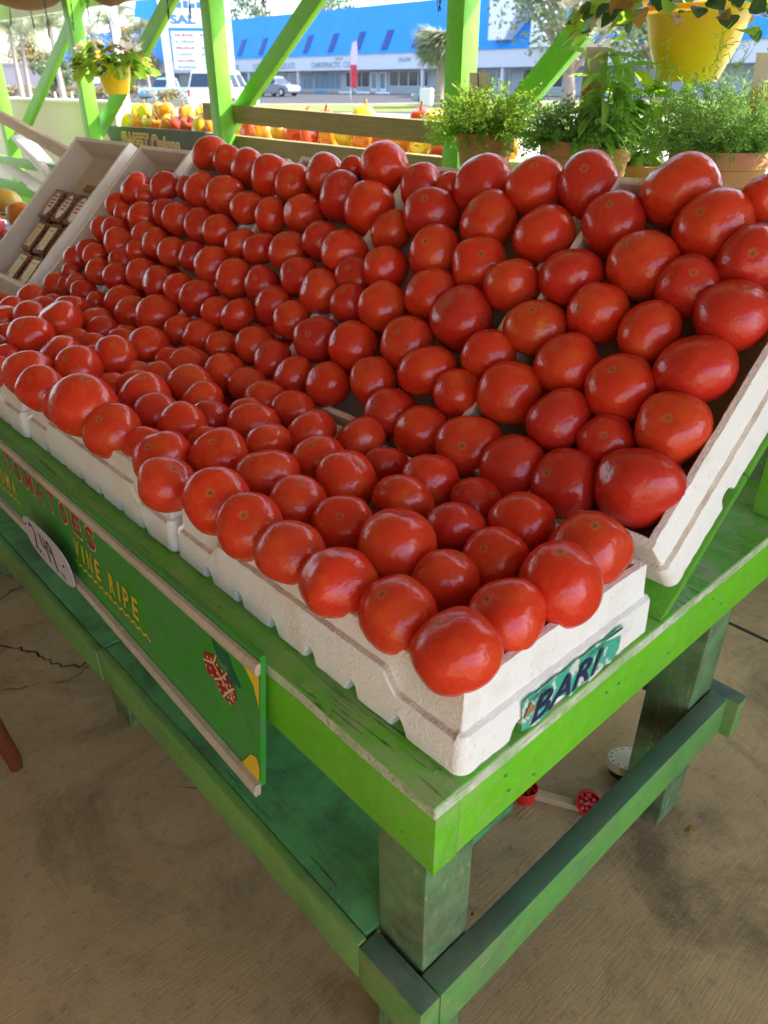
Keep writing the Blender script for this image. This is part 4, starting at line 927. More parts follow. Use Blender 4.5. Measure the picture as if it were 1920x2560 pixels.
# ------------------------------------------------------------ hanging baskets
RL = [leaf_mesh('leaf', .055, .058, M['leaf'], .18, .35), leaf_mesh('leaf', .045, .046, M['leafdark'], .2, .3), leaf_mesh('leaf', .04, .04, M['leafbrown'], .3, .5), leaf_mesh('leaf', .06, .05, M['leaf'], .3, .5)]
def flower_mesh(nm, mat, r, n=5):
    mb = MB()
    for i in range(n):
        a = 2*PI*i/n; c, s_ = math.cos(a), math.sin(a); p = Vector((-s_, c, 0))
        mb.add([(0, 0, 0), Vector((c, s_, .25))*r*.55+p*r*.42, Vector((c, s_, .3))*r, Vector((c, s_, .25))*r*.55-p*r*.42], [(0, 1, 2, 3)])
    return mb.mesh(nm, mat, False, False)
FW = flower_mesh('flower', M['petal'], .028); FY = flower_mesh('flower', M['petalyellow'], .018, 6)
def basket(loc, rt, rb, h, zt_, lab, seed, nleaf, spread, rise, nfw, nfy, side=0):
    r_ = random.Random(seed); t = thing('hanging_basket', lab, 'hanging plant', loc, (0, 0, 0), 'yellow hanging flower baskets')
    mb = MB(); mb.lathe([(rb*.96, 0), (rb, .004), (rb+(rt-rb)*.55, h*.5), (rt*.95, h*.93), (rt*1.03, h*.94), (rt*1.04, h), (rt*.97, h), (rt*.93, h*.9)], 40, cap=False); mb.lathe([(rb*.95, .002), (.01, .002)], 40, cap=False)
    autosmooth(mb.build('pot', M['yellow'], t), 40); mb = MB(); mb.lathe([(rt*.93, 0), (rt*.4, .01)], 24, (0, 0, h*.9)); mb.build('soil', M['soil'], t)
    for i in range(nleaf):
        a = r_.uniform(0, 6.28); q = math.sqrt(r_.random()); el = r_.uniform(-.25, 1); rr = (rt*.55+spread*q); p = Vector((math.cos(a)*rr+side*q*.04, math.sin(a)*rr, h*.93+rise*(1-q*q)*r_.uniform(.3, 1.1)-max(0, q-.55)*.13*r_.random()))
        wgt = r_.random(); me = (RL[0] if wgt < .42 else RL[3] if wgt < .6 else RL[1] if wgt < .86 else RL[2]) if seed == 21 else (RL[1] if wgt < .52 else RL[2] if wgt < .78 else RL[0])
        o = put('leaf', me, t, p); orient(o, (math.cos(a)+r_.uniform(-.6, .6), math.sin(a)+r_.uniform(-.6, .6), r_.uniform(-.8, .5)), (r_.uniform(-.5, .5), r_.uniform(-.5, .5), 1), r_.uniform(-.6, .6)); s_ = r_.uniform(.6, 1.05)*(1.25 if seed == 21 else 1); o.scale = (s_,)*3
    for i in range(nfw+nfy):
        a = r_.uniform(0, 6.28); q = math.sqrt(r_.random()); rr = rt*.5+spread*(.25+.85*q); p = Vector((math.cos(a)*rr, math.sin(a)*rr, h+rise*(1.15-.75*q*q)+r_.uniform(-.03, .04)))
        if i < nfw and i % 2: p = last+Vector((r_.uniform(-.03, .03), r_.uniform(-.03, .03), r_.uniform(-.02, .03)))
        last = p; o = put('flower', FW if i < nfw else FY, t, p); orient(o, (r_.uniform(-1, 1), r_.uniform(-1, 1), r_.uniform(-1, 1)), (r_.uniform(-1, .2), r_.uniform(-1, .2), .8))
    mb = MB()
    for q in range(3):
        a = q*2.09+.9; mb.tube([(rt*math.cos(a), rt*math.sin(a), h), (rt*.6*math.cos(a), rt*.6*math.sin(a), h+(zt_-h)*.5), (0, 0, zt_)], .0018, 5)
    mb.build('hanger_wires', M['wire'], t); return t
basket((1.95, 4.60, 1.298), .105, .070, .155, .50, 'yellow hanging pot of white begonias before the left green post', 21, 240, .155, .12, 26, 26)
b2 = basket((1.62, .727, 1.357), .128, .072, .155, .62, 'large yellow hanging pot of dark leaved flowers at the upper right', 22, 290, .22, .10, 22, 16)
r_ = random.Random(3)
for i in range(16):     # white trailing flower spike on the left of the right-hand pot
    o = put('flower', FW, b2, (-.10+r_.uniform(-.02, .02), .20+r_.uniform(-.02, .02), .16-.013*i+.08)); orient(o, (r_.uniform(-1, 1), r_.uniform(-1, 1), r_.uniform(-1, 1)), (-1, -.7, .3)); o.scale = (.75,)*3
def coir(loc, r, h, lab):
    mb = MB(); n = 26; prof = [(.004, 0), (r*.30, h*.06), (r*.62, h*.25), (r*.86, h*.55), (r, h), (r*.96, h)]
    mb.lathe(prof, n, cap=False); 
    for i, v in enumerate(mb.v): q = 1+.10*mnoise.noise(Vector(v)*30); mb.v[i] = (v[0]*q, v[1]*q, v[2])
    t = thing('coir_basket', lab, 'hanging basket', loc, (0, 0, 0), 'coir lined hanging baskets under the roof beam'); mb.build('coir_liner', M['coir'], t, smooth=True)
    mb = MB()
    for q in range(3): a = q*2.09; mb.tube([(r*math.cos(a), r*math.sin(a), h), (0, 0, h+.18)], .0015, 5)
    mb.lathe([(r*1.01, h-.004), (r*1.03, h), (r*1.01, h+.004)], n, cap=False); mb.build('wire_frame', M['wire'], t)
coir((1.92, 5.66, 1.775), .28, .14, 'brown coir basket hanging at the upper left corner by the beam'); coir((1.9, 4.40, 1.728), .16, .14, 'brown coir basket hanging in front of the beam right of the post')
wl = [((1.95, 6.02, 1.95), (1.95, 6.11, 1.71), 'at the far left under the beam'), ((1.95, 5.715, 1.90), (1.95, 5.70, 1.675), 'below the left coir basket'), ((1.95, 5.416, 1.95), (1.95, 5.475, 1.615), 'left of the green post'),
      ((1.95, 5.01, 1.95), (1.95, 5.07, 1.64), 'just right of the green post'), ((1.95, 4.80, 1.95), (1.95, 4.83, 1.60), 'reaching into the begonia basket'), ((1.95, 3.835, 2.0), (1.95, 3.86, 1.642), 'in front of the diagonal brace'),
      ((1.95, 3.63, 2.0), (1.95, 3.64, 1.64), 'in front of the tall plaza sign'), ((1.95, 2.99, 2.0), (1.95, 2.995, 1.65), 'alone in front of the white sky'), ((1.95, 1.88, 2.0), (1.95, 1.905, 1.58), 'touching the dark green post')]
for a, b, wh in wl:
    r_ = random.Random(wh); mb = MB(); A, B = Vector(a), Vector(b)
    for s_ in (0, PI): mb.tube([A.lerp(B, i/14)+Vector((0, .006*math.cos(i*1.5+s_)+r_.uniform(-.004, .004), .0)) for i in range(15)], .0026, 5)
    mb.tube([B, B+Vector((0, .012, .02)), B+Vector((0, .006, .05))], .0018, 5)
    o = mb.build('hanging_wire', M['wire']); tag(o, f'twisted black wire hanging {wh}', 'wire', 'black wires hanging from the roof')

# ------------------------------------------------------------ peppers outside, their stand and its sign
t = thing('pepper_stand', 'outdoor wooden stand behind the rail piled with bright peppers', 'stand')
board('stand_top', (2.62, 1.75, 1.035), (2.62, 5.62, 1.035), .03, .56, M['pine'], t, cuts=6); board('front_lip', (2.345, 1.75, 1.045), (2.345, 4.10, 1.045), .05, .02, M['pine'], t, cuts=6)
for y in (1.85, 3.7, 5.55):
    for x in (2.40, 2.85): board('leg', (x, y, -.05), (x, y, 1.02), .07, .07, M['pine'], t, up=(0, 1, 0), cuts=1)
t = thing('onion_sign', 'dark slate board sign painted SWEET Onions in red and cream', 'sign')
mb = MB(); mb.prism([(5.68, 1.086), (4.13, 1.096), (4.13, .70), (5.30, .70)], 'x', 2.310, 2.328); mb.build('sign_panel', M['slate'], t)
text('lettering', 'SWEET Onions', .150, M['text_cream'], t, (2.3065, 5.40, .945), YAW, sx=.88, shear=.12, offset=.010); text('lettering', 'SWEET Onions', .150, M['text_red'], t, (2.3040, 5.40, .945), YAW, sx=.88, shear=.12, offset=-.002)
def pepper_mesh(seed):
    r_ = random.Random(seed); mb = MB(); vs = []; fs = []; seg, ring = 20, 12; k_ = r_.choice([3, 4])
    for j in range(ring+1):
        t_ = PI*j/ring
        for i in range(seg):
            a = 2*PI*i/seg; st = math.sin(t_)**.7; lob = 1+.13*math.cos(k_*a)*st; z = math.cos(t_); zz = z*.062-(.018 if j < 2 else 0)*(2-j)/2
            vs.append((.046*st*lob*(1+.12*z)*math.cos(a), .046*st*lob*(1+.12*z)*math.sin(a), zz))
    for j in range(ring):
        for i in range(seg): a = j*seg+i; b = j*seg+(i+1) % seg; fs.append((a, a+seg, b+seg, b))
    mb.add(vs, fs); return mb.mesh('pepper', M['pepyel'], True)
PM = [pepper_mesh(i) for i in range(4)]
mb = MB(); mb.tube([(0, 0, .042), (.003, 0, .062), (.012, .004, .085)], [.006, .005, .006], 7); STEM = mb.mesh('stem', M['leafbrown'], True)
prr = random.Random(11); cn = {'pepred': 'red', 'pepor': 'orange', 'pepyel': 'yellow'}; PP = []
seq = ['pepyel', 'pepor', 'pepyel', 'pepor', 'pepor', 'pepred', 'pepred', 'pepyel', 'pepor', 'pepred', 'pepyel', 'pepred', 'pepor', 'pepor', 'pepred', 'pepred', 'pepor', 'pepyel', 'pepor', 'pepred', 'pepor', 'pepyel', 'pepred', 'pepyel']
for i in range(25):
    y = 5.50-i*.145; PP.append((2.43+prr.uniform(-.01, .02), y, 1.10, seq[i % 24]))
for (y, c) in [(5.44, 'pepyel'), (5.30, 'pepyel'), (5.12, 'pepor'), (5.02, 'pepor'), (4.80, 'pepred'), (4.74, 'pepor'), (4.58, 'pepyel'), (4.46, 'pepyel'), (3.28, 'pepred'), (2.96, 'pepyel'), (2.47, 'pepyel'), (2.37, 'pepyel'), (2.55, 'pepred'), (3.85, 'pepor'), (3.5, 'pepor')]:
    PP.append((2.50+prr.uniform(-.02, .02), y, 1.165 if y > 3 else 1.185, c))
for i in range(16): PP.append((2.58+prr.uniform(0, .03), 5.45-i*.225, 1.10, seq[(i*5) % 24]))
PP.sort(key=lambda p: -p[1])
for i, (x, y, z, c) in enumerate(PP):
    t = thing('bell_pepper', 'x', 'pepper', (x, y, z), (prr.uniform(-.7, .7), prr.uniform(-.7, .7), prr.uniform(0, 6)), 'peppers piled on the outdoor stand')
    o = put('pepper_body', PM[prr.randrange(4)], t); o.material_slots[0].link = 'OBJECT'; o.material_slots[0].material = M[c]; put('stem', STEM, t)
    t.scale = (prr.uniform(1.05, 1.3),)*3
    where = ('beside the slate sign' if y > 4.1 else 'behind the wooden rail'); lay = 'on top of the pile' if z > 1.12 else ('in the front row' if x < 2.5 else 'in the back row')
    t['label'] = f'{cn[c]} pepper {lay} {where}, {ordw(i+1)} from left'
# ------------------------------------------------------------ neighbouring stand at the left edge: mangoes, slats, boards
t = thing('slatted_rack', 'bright green wooden rack of slats and boards left of the trays', 'rack')
for (a, b, w_, m_) in [((1.62, 6.4, .875), (1.62, 4.3, .875), .06, 'post'), ((1.30, 5.6, .800), (1.45, 4.2, .76), .075, 'post'), ((1.10, 5.3, .72), (1.10, 3.9, .72), .08, 'post'), ((1.45, 4.55, .15), (1.45, 4.55, .80), .07, 'leg')]:
    board('slat', a, b, w_, .03, M[m_], t, cuts=2)
for (a, b, w_) in [((1.72, 5.75, 1.03), (1.52, 4.62, .81), .12), ((1.52, 5.55, .86), (1.38, 4.5, .79), .10), ((1.2, 5.2, .80), (1.12, 4.3, .735), .09)]:
    board('white_board', a, b, .02, w_, M['whiteboard'], t, cuts=2)
board('side_board', (1.72, 6.3, 1.19), (1.60, 4.5, .955), .075, .04, M['tan'], t, cuts=3)
t = thing('cream_panel', 'plain cream low wall panel standing behind the left braces', 'wall'); mb = MB(); mb.box(2.62, 2.70, 6.10, 9.4, -.05, 1.215); mb.build('panel', M['cream'], t)
mb = MB(); mb.box(2.60, 2.72, 6.08, 9.42, 1.216, 1.235); mb.build('panel_cap', M['whiteboard'], t)
t = thing('wire_crate', 'black plastic grid crate holding mangoes at the left edge', 'crate', (.82, 3.34, .52))
mb = MB()
for i in range(9): mb.box(.19, .196, -.30+i*.075, -.292+i*.075, 0, .30); mb.box(-.196, -.19, -.30+i*.075, -.292+i*.075, 0, .30)
for z in (0, .1, .2, .292): mb.box(.189, .197, -.31, .31, z, z+.010); mb.box(-.197, -.189, -.31, .31, z, z+.010); mb.box(-.197, .197, .302, .31, z, z+.010); mb.box(-.197, .197, -.31, -.302, z, z+.010)
mb.build('crate_grid', M['black'], t); mb = MB(); mb.box(-.19, .19, -.3, .3, 0, .01); mb.build('crate_base', M['black'], t)
board('stand_leg', (.82, 3.34, 0), (.82, 3.34, .515), .3, .3, M['leg'], tb, up=(0, 1, 0), cuts=1) if False else None
t = thing('low_bench', 'green bench under the mango crate at the left edge', 'bench')
board('bench_top', (.82, 2.95, .505), (.82, 4.3, .505), .02, .5, M['shelf'], t, cuts=2)
for (x, y) in ((.62, 3.0), (1.02, 3.0), (.62, 4.2), (1.02, 4.2)): board('leg', (x, y, 0), (x, y, .494), .06, .06, M['leg'], t, up=(0, 1, 0), cuts=1)
def mango_mesh():
    mb = MB(); mb.ell((0, 0, 0), (1.18, .9, .92), 24, 16)
    for i, v in enumerate(mb.v): v = Vector(v); q = 1+.06*mnoise.noise(v*1.2+Vector((3, 3, 3))); mb.v[i] = (v.x*q, v.y*q+.12*v.x*v.x*.5, v.z*q)
    return mb.mesh('mango', M['mango'], True)
MM = mango_mesh()
MG = [((.75, 3.09, .868), .066, 'mango', 'plump orange mango beside the foam tray with packs'), ((.735, 3.20, .742), .062, 'mango', 'orange mango half hidden below the red net bag'), ((.73, 3.475, .700), .066, 'mangogreen', 'yellow green mango at the bottom left corner of the pile'), ((.76, 3.30, .912), .055, 'mangogreen', 'mottled yellow mango on top left of the pile'), ((.86, 3.08, .905), .055, 'mango', 'reddish mango behind the plump orange mango'), ((.74, 3.36, .745), .055, 'mango', 'shaded mango under the red net bag'), ((.86, 3.2, .74), .065, 'mango', 'mango at the back of the crate'), ((.88, 3.42, .74), .065, 'mangogreen', 'greenish mango at the back left of the crate'), ((.90, 3.0, .76), .06, 'mango', 'mango against the right side of the crate'), ((.86, 3.3, .84), .06, 'mango', 'mango under the top mottled mango'), ((.78,3.16,.62),.06,'mango','mango deep in the crate below the others'), ((.76,3.40,.60),.06,'mangogreen','greenish mango deep in the crate')]
for p, r, m_, lab in MG:
    o = put('mango', MM, None, p, (rng.uniform(-.6, .6), rng.uniform(-.6, .6), rng.uniform(0, 6))); o.scale = (r, r, r); o.material_slots[0].link = 'OBJECT'; o.material_slots[0].material = M[m_]; tag(o, lab, 'mango', 'mangoes piled in the left crate')
t = thing('net_bag', 'bright red net bag of fruit lying on the mangoes', 'net bag', (.665, 3.34, .835)); mb = MB(); mb.ell((0, 0, 0), (.075, .10, .085), 22, 14)
for i, v in enumerate(mb.v): v = Vector(v); q = 1+.18*mnoise.noise(v*18); mb.v[i] = tuple(v*q)
mb.build('net', M['net'], t, smooth=True); mb = MB()
for q in range(7): mb.ell((rng.uniform(-.03, .03), rng.uniform(-.05, .05), rng.uniform(-.035, .035)), (.034, .034, .034), 10, 7)
stuff(mb.build('fruit', M['pepred'], t, smooth=True)); mb = MB(); mb.tube([(-.03, .02, -.05), (-.06, .03, -.085), (-.05, .0, -.11)], [.012, .008, .014], 8); mb.build('tie', M['text_white'], t)
# ------------------------------------------------------------ strip mall
t = thing('strip_mall', 'long strip mall with bright blue roof and white lettered fascia across the road', 'building')
Y0, Y1 = -20, 150; FX = 60.6
mb = MB(); mb.box(FX+2.2, FX+30, Y0, Y1, .4, 4.04); mb.build('wall', M['stucco'], t)
mb = MB(); mb.box(FX-.2, FX+2.3, Y0, Y1, 2.66, 4.06); mb.build('fascia', M['band'], t)
mb = MB(); mb.box(FX-1.2, FX+2.2, Y0, Y1, .45, .68); mb.build('walkway', M['sidewalk'], t)
mb = MB(); mb.prism([(FX-.35, 4.06), (FX+2.2, 8.5), (FX+28, 8.8), (FX+28, 4.05)], 'y', Y0, Y1); mb.build('roof', M['roofblue'], t)
def roofpt(y, z, d): return (FX-.35+(z-4.06)*.574-d, y, z)
for y in [119+4.7*0, 101.6, 97.0, 92.5, 87.9, 83.4, 79.0, 74.5, 70.1, 65.8, 61.4, 57.0]:
    mb = MB(); mb.add([roofpt(y+.45, 4.4, .08), roofpt(y-.45, 4.4, .08), roofpt(y-.45, 6.15, .08), roofpt(y+.45, 6.15, .08), roofpt(y+.45, 4.4, -.3), roofpt(y-.45, 4.4, -.3), roofpt(y-.45, 6.15, -.3), roofpt(y+.45, 6.15, -.3)], [(0, 1, 2, 3), (0, 4, 5, 1), (2, 6, 7, 3), (0, 3, 7, 4), (1, 5, 6, 2)])
    mb.build('roof_window', M['slot'], t)
for i in range(30):      # fascia panels' cover strips and columns
    y = 40+3.4*i
    mb = MB(); mb.box(FX-.05, FX+.25, y-.14, y+.14, .68, 2.66); mb.build('column', M['band'], t) if i % 3 == 0 else None
def winbay(y0, y1, n, z0, z1, glass, door=False):
    mb = MB(); mb.box(FX+2.10, FX+2.19, y0, y1, z0, z1); fr = mb.build('window', M['white'], t)
    for i in range(n):
        a = y0+(y1-y0)*(i+.06)/n; b = y0+(y1-y0)*(i+.94)/n
        m_ = MB(); m_.box(FX+2.06, FX+2.12, a, b, z0+.08, z1-.08); m_.build('pane', M[glass], fr)
winbay(45, 49.5, 3, 1.05, 2.55, 'glassdark'); winbay(51, 56, 3, 1.05, 2.55, 'glassblue'); winbay(57, 60.5, 2, 1.0, 2.55, 'glassdark'); winbay(61.6, 67.4, 4, 1.1, 2.55, 'glassdark'); winbay(70.6, 74.6, 3, 1.0, 2.55, 'glassdark')
for (a, b) in [(75.6, 80.4), (80.8, 85.6), (86, 90.6), (91, 96), (97, 103), (105, 112), (114, 121)]: winbay(a, b, 5, .75, 2.6, 'glassblue')
for y in (67.8, 69.2):
    mb = MB(); mb.box(FX+2.0, FX+2.19, y, y+1.15, .68, 2.5); d = mb.build('door', M['white'], t)
    m_ = MB(); m_.box(FX+1.96, FX+2.05, y+.2, y+.95, .95, 2.35); m_.build('pane', M['glassblue'], d)
def mall(body, y, z, size, sx=1.0, mat='text_grey'): text('lettering', body, size, M[mat], t, (FX-.235, y, z), YAW, sx=sx, offset=size*.012)
mall('CHIROPRACTIC  CLINIC', 77.9, 2.92, .76, .96); mall('TRACHE', 73.6, 3.62, .34); mall('SALON', 63.6, 3.3, .55); mall('NING  SCHOOL', 98.0, 2.92, .76, 1.0); mall('COL', 89.6, 2.92, .8); mall('ELICATS', 83.9, 2.92, .8); mall('Medical Clinic', 120.6, 2.95, .6, 1.1, 'text_navy')
# white gable panel and pylon wall on the near end of the roof
mb = MB(); mb.prism([(51.2, 4.72), (49.4, 4.72), (46.6, 9.0), (51.2, 9.0)], 'x', FX-1.1, FX+1.5); mb.build('gable_panel', M['white'], t)
mb = MB(); mb.box(FX-1.0, FX+.6, 45.2, 46.6, 4.07, 10); mb.build('gable_column', M['white'], t)
mb = MB(); mb.box(FX-1.2, FX+.0, 38, 45.1, 4.07, 4.4); mb.build('gable_sill', M['white'], t)
for (y, c, lab) in [(79.6, 'parkblue', 'blue concrete parking stop, left one before the store windows'), (75.2, 'parkblue', 'blue concrete parking stop before the clinic door'), (71.0, 'white', 'white concrete parking stop under the feather flag'), (68.1, 'white', 'white concrete parking stop in front of the double doors'), (65.0, 'white', 'white concrete parking stop farthest to the right')]:
    mb = MB(); mb.prism([(-.9, 0), (.9, 0), (.86, .14), (-.86, .14)], 'x', -.1, .1); o = mb.build('parking_stop', M[c], None, (58.0, y*.975, gz(58)), (0, 0, 0)); o.scale = (1, 1.05, 1.3); tag(o, lab, 'parking stop', 'parking stops in front of the mall')

# ------------------------------------------------------------ plaza pylon sign, poles, hydrant, flag
def ground_at(x, y): return gz(x)
t = thing('pylon_sign', 'tall white plaza sign with many small tenant panels on two legs', 'sign', (29.75, 53.8, gz(29.7)), (0, 0, R(-36))); t.scale = (1.476,)*3
mb = MB(); mb.box(-.16, .16, -.16, .16, 0, 4.9); mb.build('pole', M['white'], t, (-.28, .10, 0)); mb = MB(); mb.box(-.16, .16, -.16, .16, 0, 4.9); mb.build('pole', M['white'], t, (2.6, .10, 0))
mb = MB(); mb.box(0, 2.4, 0, .22, 1.46, 3.0); pn = mb.build('tenant_board', M['white'], t)
cols_ = ['text_blue', 'text_red', 'text_grey', 'text_red', 'text_blue', 'text_red']
for i in range(6):
    mb = MB(); mb.box(.0, 2.4, -.012, -.004, 1.46+i*.255, 1.475+i*.255); mb.build('divider', M['text_blue'], pn)
    for j in range(2):
        mb = MB()
        for q in range(7): 
            if rng.random() < .85: mb.box(.18+j*1.15+q*.12, .26+j*1.15+q*.12, -.012, -.006, 1.53+i*.255, 1.59+i*.255+rng.uniform(0, .05))
        stuff(mb.build('tenant_print', M[cols_[(i+j*2) % 6]], pn))
mb = MB(); mb.box(-.1, 2.55, -.06, .25, 3.14, 3.74); bp = mb.build('name_board', M['white'], t)
text('lettering', 'SAL', .46, M['text_blue'], bp, (.05, -.075, 3.29), (PI/2, 0, 0), sx=1.5, offset=.02)
mb = MB(); mb.box(-.1, 2.55, -.06, .25, 3.78, 4.85); up_ = mb.build('name_board', M['white'], t)
for q in range(2):
    mb = MB()
    for i in range(8): mb.box(.1+i*.3, .32+i*.3, -.075, -.065, 3.88+q*.42, 4.06+q*.42+.05*(i % 3))
    stuff(mb.build('name_print', M['text_blue'], up_))
mb = MB(); mb.prism([(-1.55, 3.55), (-.30, 3.30), (-.30, 5.6), (-1.0, 5.6)], 'y', .0, .2); mb.build('blue_fin', M['roofblue'], t)
mb = MB(); mb.box(-1.4, 1.2, -.7, .7, 0, .28); mb.build('planter', M['sidewalk'], t)
t2 = thing('utility_pole', 'pale slim utility pole behind the hanging begonias', 'pole', (14.4, 30.25, gz(14.4))); mb = MB(); mb.tube([(0, 0, 0), (.05, 0, 9)], [.16, .13], 12); autosmooth(mb.build('pole', M['pole'], t2), 40); mb = MB(); mb.box(-.9, .9, -.06, .06, 8.2, 8.35); mb.build('crossarm', M['pole'], t2)
t2 = thing('fire_hydrant', 'small yellow fire hydrant on the grass strip below the pot', 'hydrant', (13.6, 27.4, gz(13.6)))
mb = MB(); mb.lathe([(.16, 0), (.16, .05), (.11, .06), (.11, .48), (.14, .5), (.14, .54), (.11, .56), (.07, .66), (.03, .70)], 14); autosmooth(mb.build('barrel', M['hydrant'], t2), 40); mb = MB(); mb.tube([(-.2, 0, .40), (.2, 0, .40)], .055, 10); mb.build('outlet', M['hydrant'], t2)
t2 = thing('feather_flag', 'tall red and white feather flag standing before the clinic', 'flag', (48.3, 56.9, gz(48))); mb = MB(); mb.tube([(0, 0, 0), (0, 0, 3.2), (.05, -.3, 4.2), (.1, -.75, 4.3)], .03, 6); mb.build('flag_pole', M['pole'], t2)
mb = MB(); vs = [(0, .02, .9), (.02, -.75, .8), (0, .0, 1.8), (.1, -.85, 1.8), (0, 0, 2.6), (-.08, -.9, 2.6)]; mb.add(vs, [(0, 1, 3, 2), (2, 3, 5, 4)]); mb.build('flag_cloth', M['flagred'], t2, fix=False)
mb = MB(); vs = [(0, 0, 2.605), (-.08, -.9, 2.605), (0, 0, 3.3), (.05, -.95, 3.4), (.05, -.3, 4.2), (.1, -.8, 4.25)]; mb.add(vs, [(0, 1, 3, 2), (2, 3, 5, 4)]); mb.build('flag_cloth', M['flagpink'], t2, fix=False)
for i in range(3):
    mb = MB(); mb.lathe([(.06, 0), (.06, .78), (.03, .82)], 10); o = mb.build('bollard', M['white'], None, (25.4+.55*i, 64.7-.25*i, gz(25.4)-.02)); tag(o, f"short white post by the palm trunk, {['left','middle','right'][i]} of three", 'bollard', 'white posts by the palms')

# ------------------------------------------------------------ cars
def car(lab, loc, head, L, W, H, mat, kind, cat='car', group=None):
    t = thing('parked_car', lab, cat, loc, (0, 0, head), group)
    hb_ = .22*H/1.5; belt = H*.60; w2 = W/2
    side = {'suv': [(-.5, hb_+.12), (-.5, belt*.75), (-.485, belt), (.16, belt), (.44, belt*.93), (.49, belt*.72), (.5, hb_+.15), (.46, hb_), (-.46, hb_)],
            'sedan': [(-.5, hb_+.15), (-.49, belt*.95), (-.36, belt*1.02), (.18, belt), (.42, belt*.86), (.49, belt*.70), (.5, hb_+.12), (.46, hb_), (-.46, hb_)],
            'pickup': [(-.5, hb_+.2), (-.5, belt*.98), (-.06, belt*.98), (.16, belt), (.45, belt*.95), (.495, belt*.8), (.5, hb_+.15), (.46, hb_), (-.46, hb_)]}[kind]
    cabin = {'suv': [(-.478, belt), (-.445, H*.965), (-.40, H), (.02, H), (.07, H*.97), (.20, belt)], 'sedan': [(-.36, belt*1.02), (-.22, H*.97), (-.16, H), (.02, H), (.06, H*.98), (.22, belt)], 'pickup': [(-.08, belt*.98), (-.06, H*.97), (-.03, H), (.08, H), (.11, H*.97), (.21, belt)]}[kind]
    def loft(poly, widths):
        mb = MB(); n = len(poly); vs = []
        for sgn in (-1, 1):
            for (x, z) in poly: vs.append((x*L, sgn*widths(z), z))
        fs = [tuple(range(n-1, -1, -1)), tuple(range(n, 2*n))]+[(i, (i+1) % n, n+(i+1) % n, n+i) for i in range(n)]
        mb.add(vs, fs); return mb
    wl_ = lambda z: w2*(.93+.07*min(1, (z-hb_)/(belt*.5-hb_+1e-3))) if z < belt*.5 else w2*(1-.05*(z-belt*.5)/(belt*.5))
    o = loft(side, wl_).build('body', M[mat], t); bm = bmesh.new(); bm.from_mesh(o.data); bmesh.ops.bevel(bm, geom=bm.edges[:], offset=.045, segments=2, affect='EDGES', clamp_overlap=True); bm.to_mesh(o.data); bm.free(); autosmooth(o, 40)
    wc = lambda z: w2*(.94-.20*(z-belt)/(H-belt))
    o = loft(cabin, wc).build('cabin', M[mat], t); bm = bmesh.new(); bm.from_mesh(o.data); bmesh.ops.bevel(bm, geom=bm.edges[:], offset=.035, segments=2, affect='EDGES', clamp_overlap=True); bm.to_mesh(o.data); bm.free(); autosmooth(o, 40)
    xa, xb_ = cabin[0][0]*L, cabin[-1][0]*L; tx0, tx1 = cabin[1][0]*L, cabin[-2][0]*L; z0, z1 = belt+.05, H-.14
    def lerp(a, b, f): return a+(b-a)*f
    def edge(x0, x1, z): return lerp(x0, x1, (z-belt)/(H-belt))
    nwin = {'suv': 3, 'sedan': 2, 'pickup': 1}[kind]
    for sgn in (-1, 1):
        for i in range(nwin):
            f0, f1 = (i+.06)/nwin, (i+.94)/nwin; vs = []
            for z in (z0, z1):
                a = edge(xa, tx0, z)+.08; b = edge(xb_, tx1, z)-.10
                for f in (f0, f1): vs.append((lerp(a, b, f), sgn*(wc(z)+.012), z))
            mb = MB(); mb.add(vs, [(0, 1, 3, 2)]); mb.build('side_window', M['glassdark'] if mat != 'carwhite' or i else M['glassblue'], t, fix=False)
    for (xe, tx, sg_, nm) in ((xa, tx0, -1, 'rear_window'), (xb_, tx1, 1, 'windscreen')):
        vs = []
        for z in (z0+.02, z1+.02):
            x = edge(xe, tx, z)+sg_*.035
            for s_ in (-1, 1): vs.append((x, s_*(wc(z)-.09), z))
        mb = MB(); mb.add(vs, [(0, 1, 3, 2)]); mb.build(nm, M['glassdark'], t, fix=False)
    rw = .36*H/1.7
    for (x, y) in ((-.30, -1), (-.30, 1), (.31, -1), (.31, 1)):
        mb = MB(); mb.lathe([(rw*.62, -.10), (rw, -.09), (rw, .09), (rw*.62, .10)], 18); wh = mb.build('wheel', M['tyre'], t, (x*L, y*(w2-.06), rw), (PI/2, 0, 0)); m_ = MB(); m_.lathe([(rw*.60, -.112), (rw*.60, .112)], 14); m_.build('rim', M['rim'], wh)
    for s_ in (-1, 1):
        mb = MB(); mb.box(-.5*L-.012, -.5*L+.10, s_*w2*.90-.09, s_*w2*.90+.02 if s_ > 0 else s_*w2*.90+.09, belt*.72, belt*.98); mb.build('tail_light', M['taillight'], t)
        mb = MB(); mb.box(.46*L, .5*L+.005, s_*w2*.74-.16, s_*w2*.74+.16, belt*.62, belt*.80); mb.build('headlight', M['headlight'], t)
        mb = MB(); mb.box(.13*L, .17*L, s_*(w2+.10)-.09, s_*(w2+.10)+.09, belt+.0, belt+.17); mb.build('mirror', M[mat], t)
    mb = MB(); mb.box(-.5*L-.06, -.5*L+.02, -w2*.92, w2*.92, hb_+.06, hb_+.24); mb.build('bumper', M['cargrey'] if kind != 'suv' else M[mat], t)
    mb = MB(); mb.box(-.5*L-.020, -.5*L-.004, -.16, .16, belt*.66, belt*.66+.15); mb.build('number_plate', M['packlabelwhite'], t)
    if kind == 'suv':
        for s_ in (-1, 1): mb = MB(); mb.tube([(-.38*L, s_*w2*.62, H+.05), (.0, s_*w2*.62, H+.06)], .02, 6); mb.build('roof_rack', M['chrome'], t)
    return t
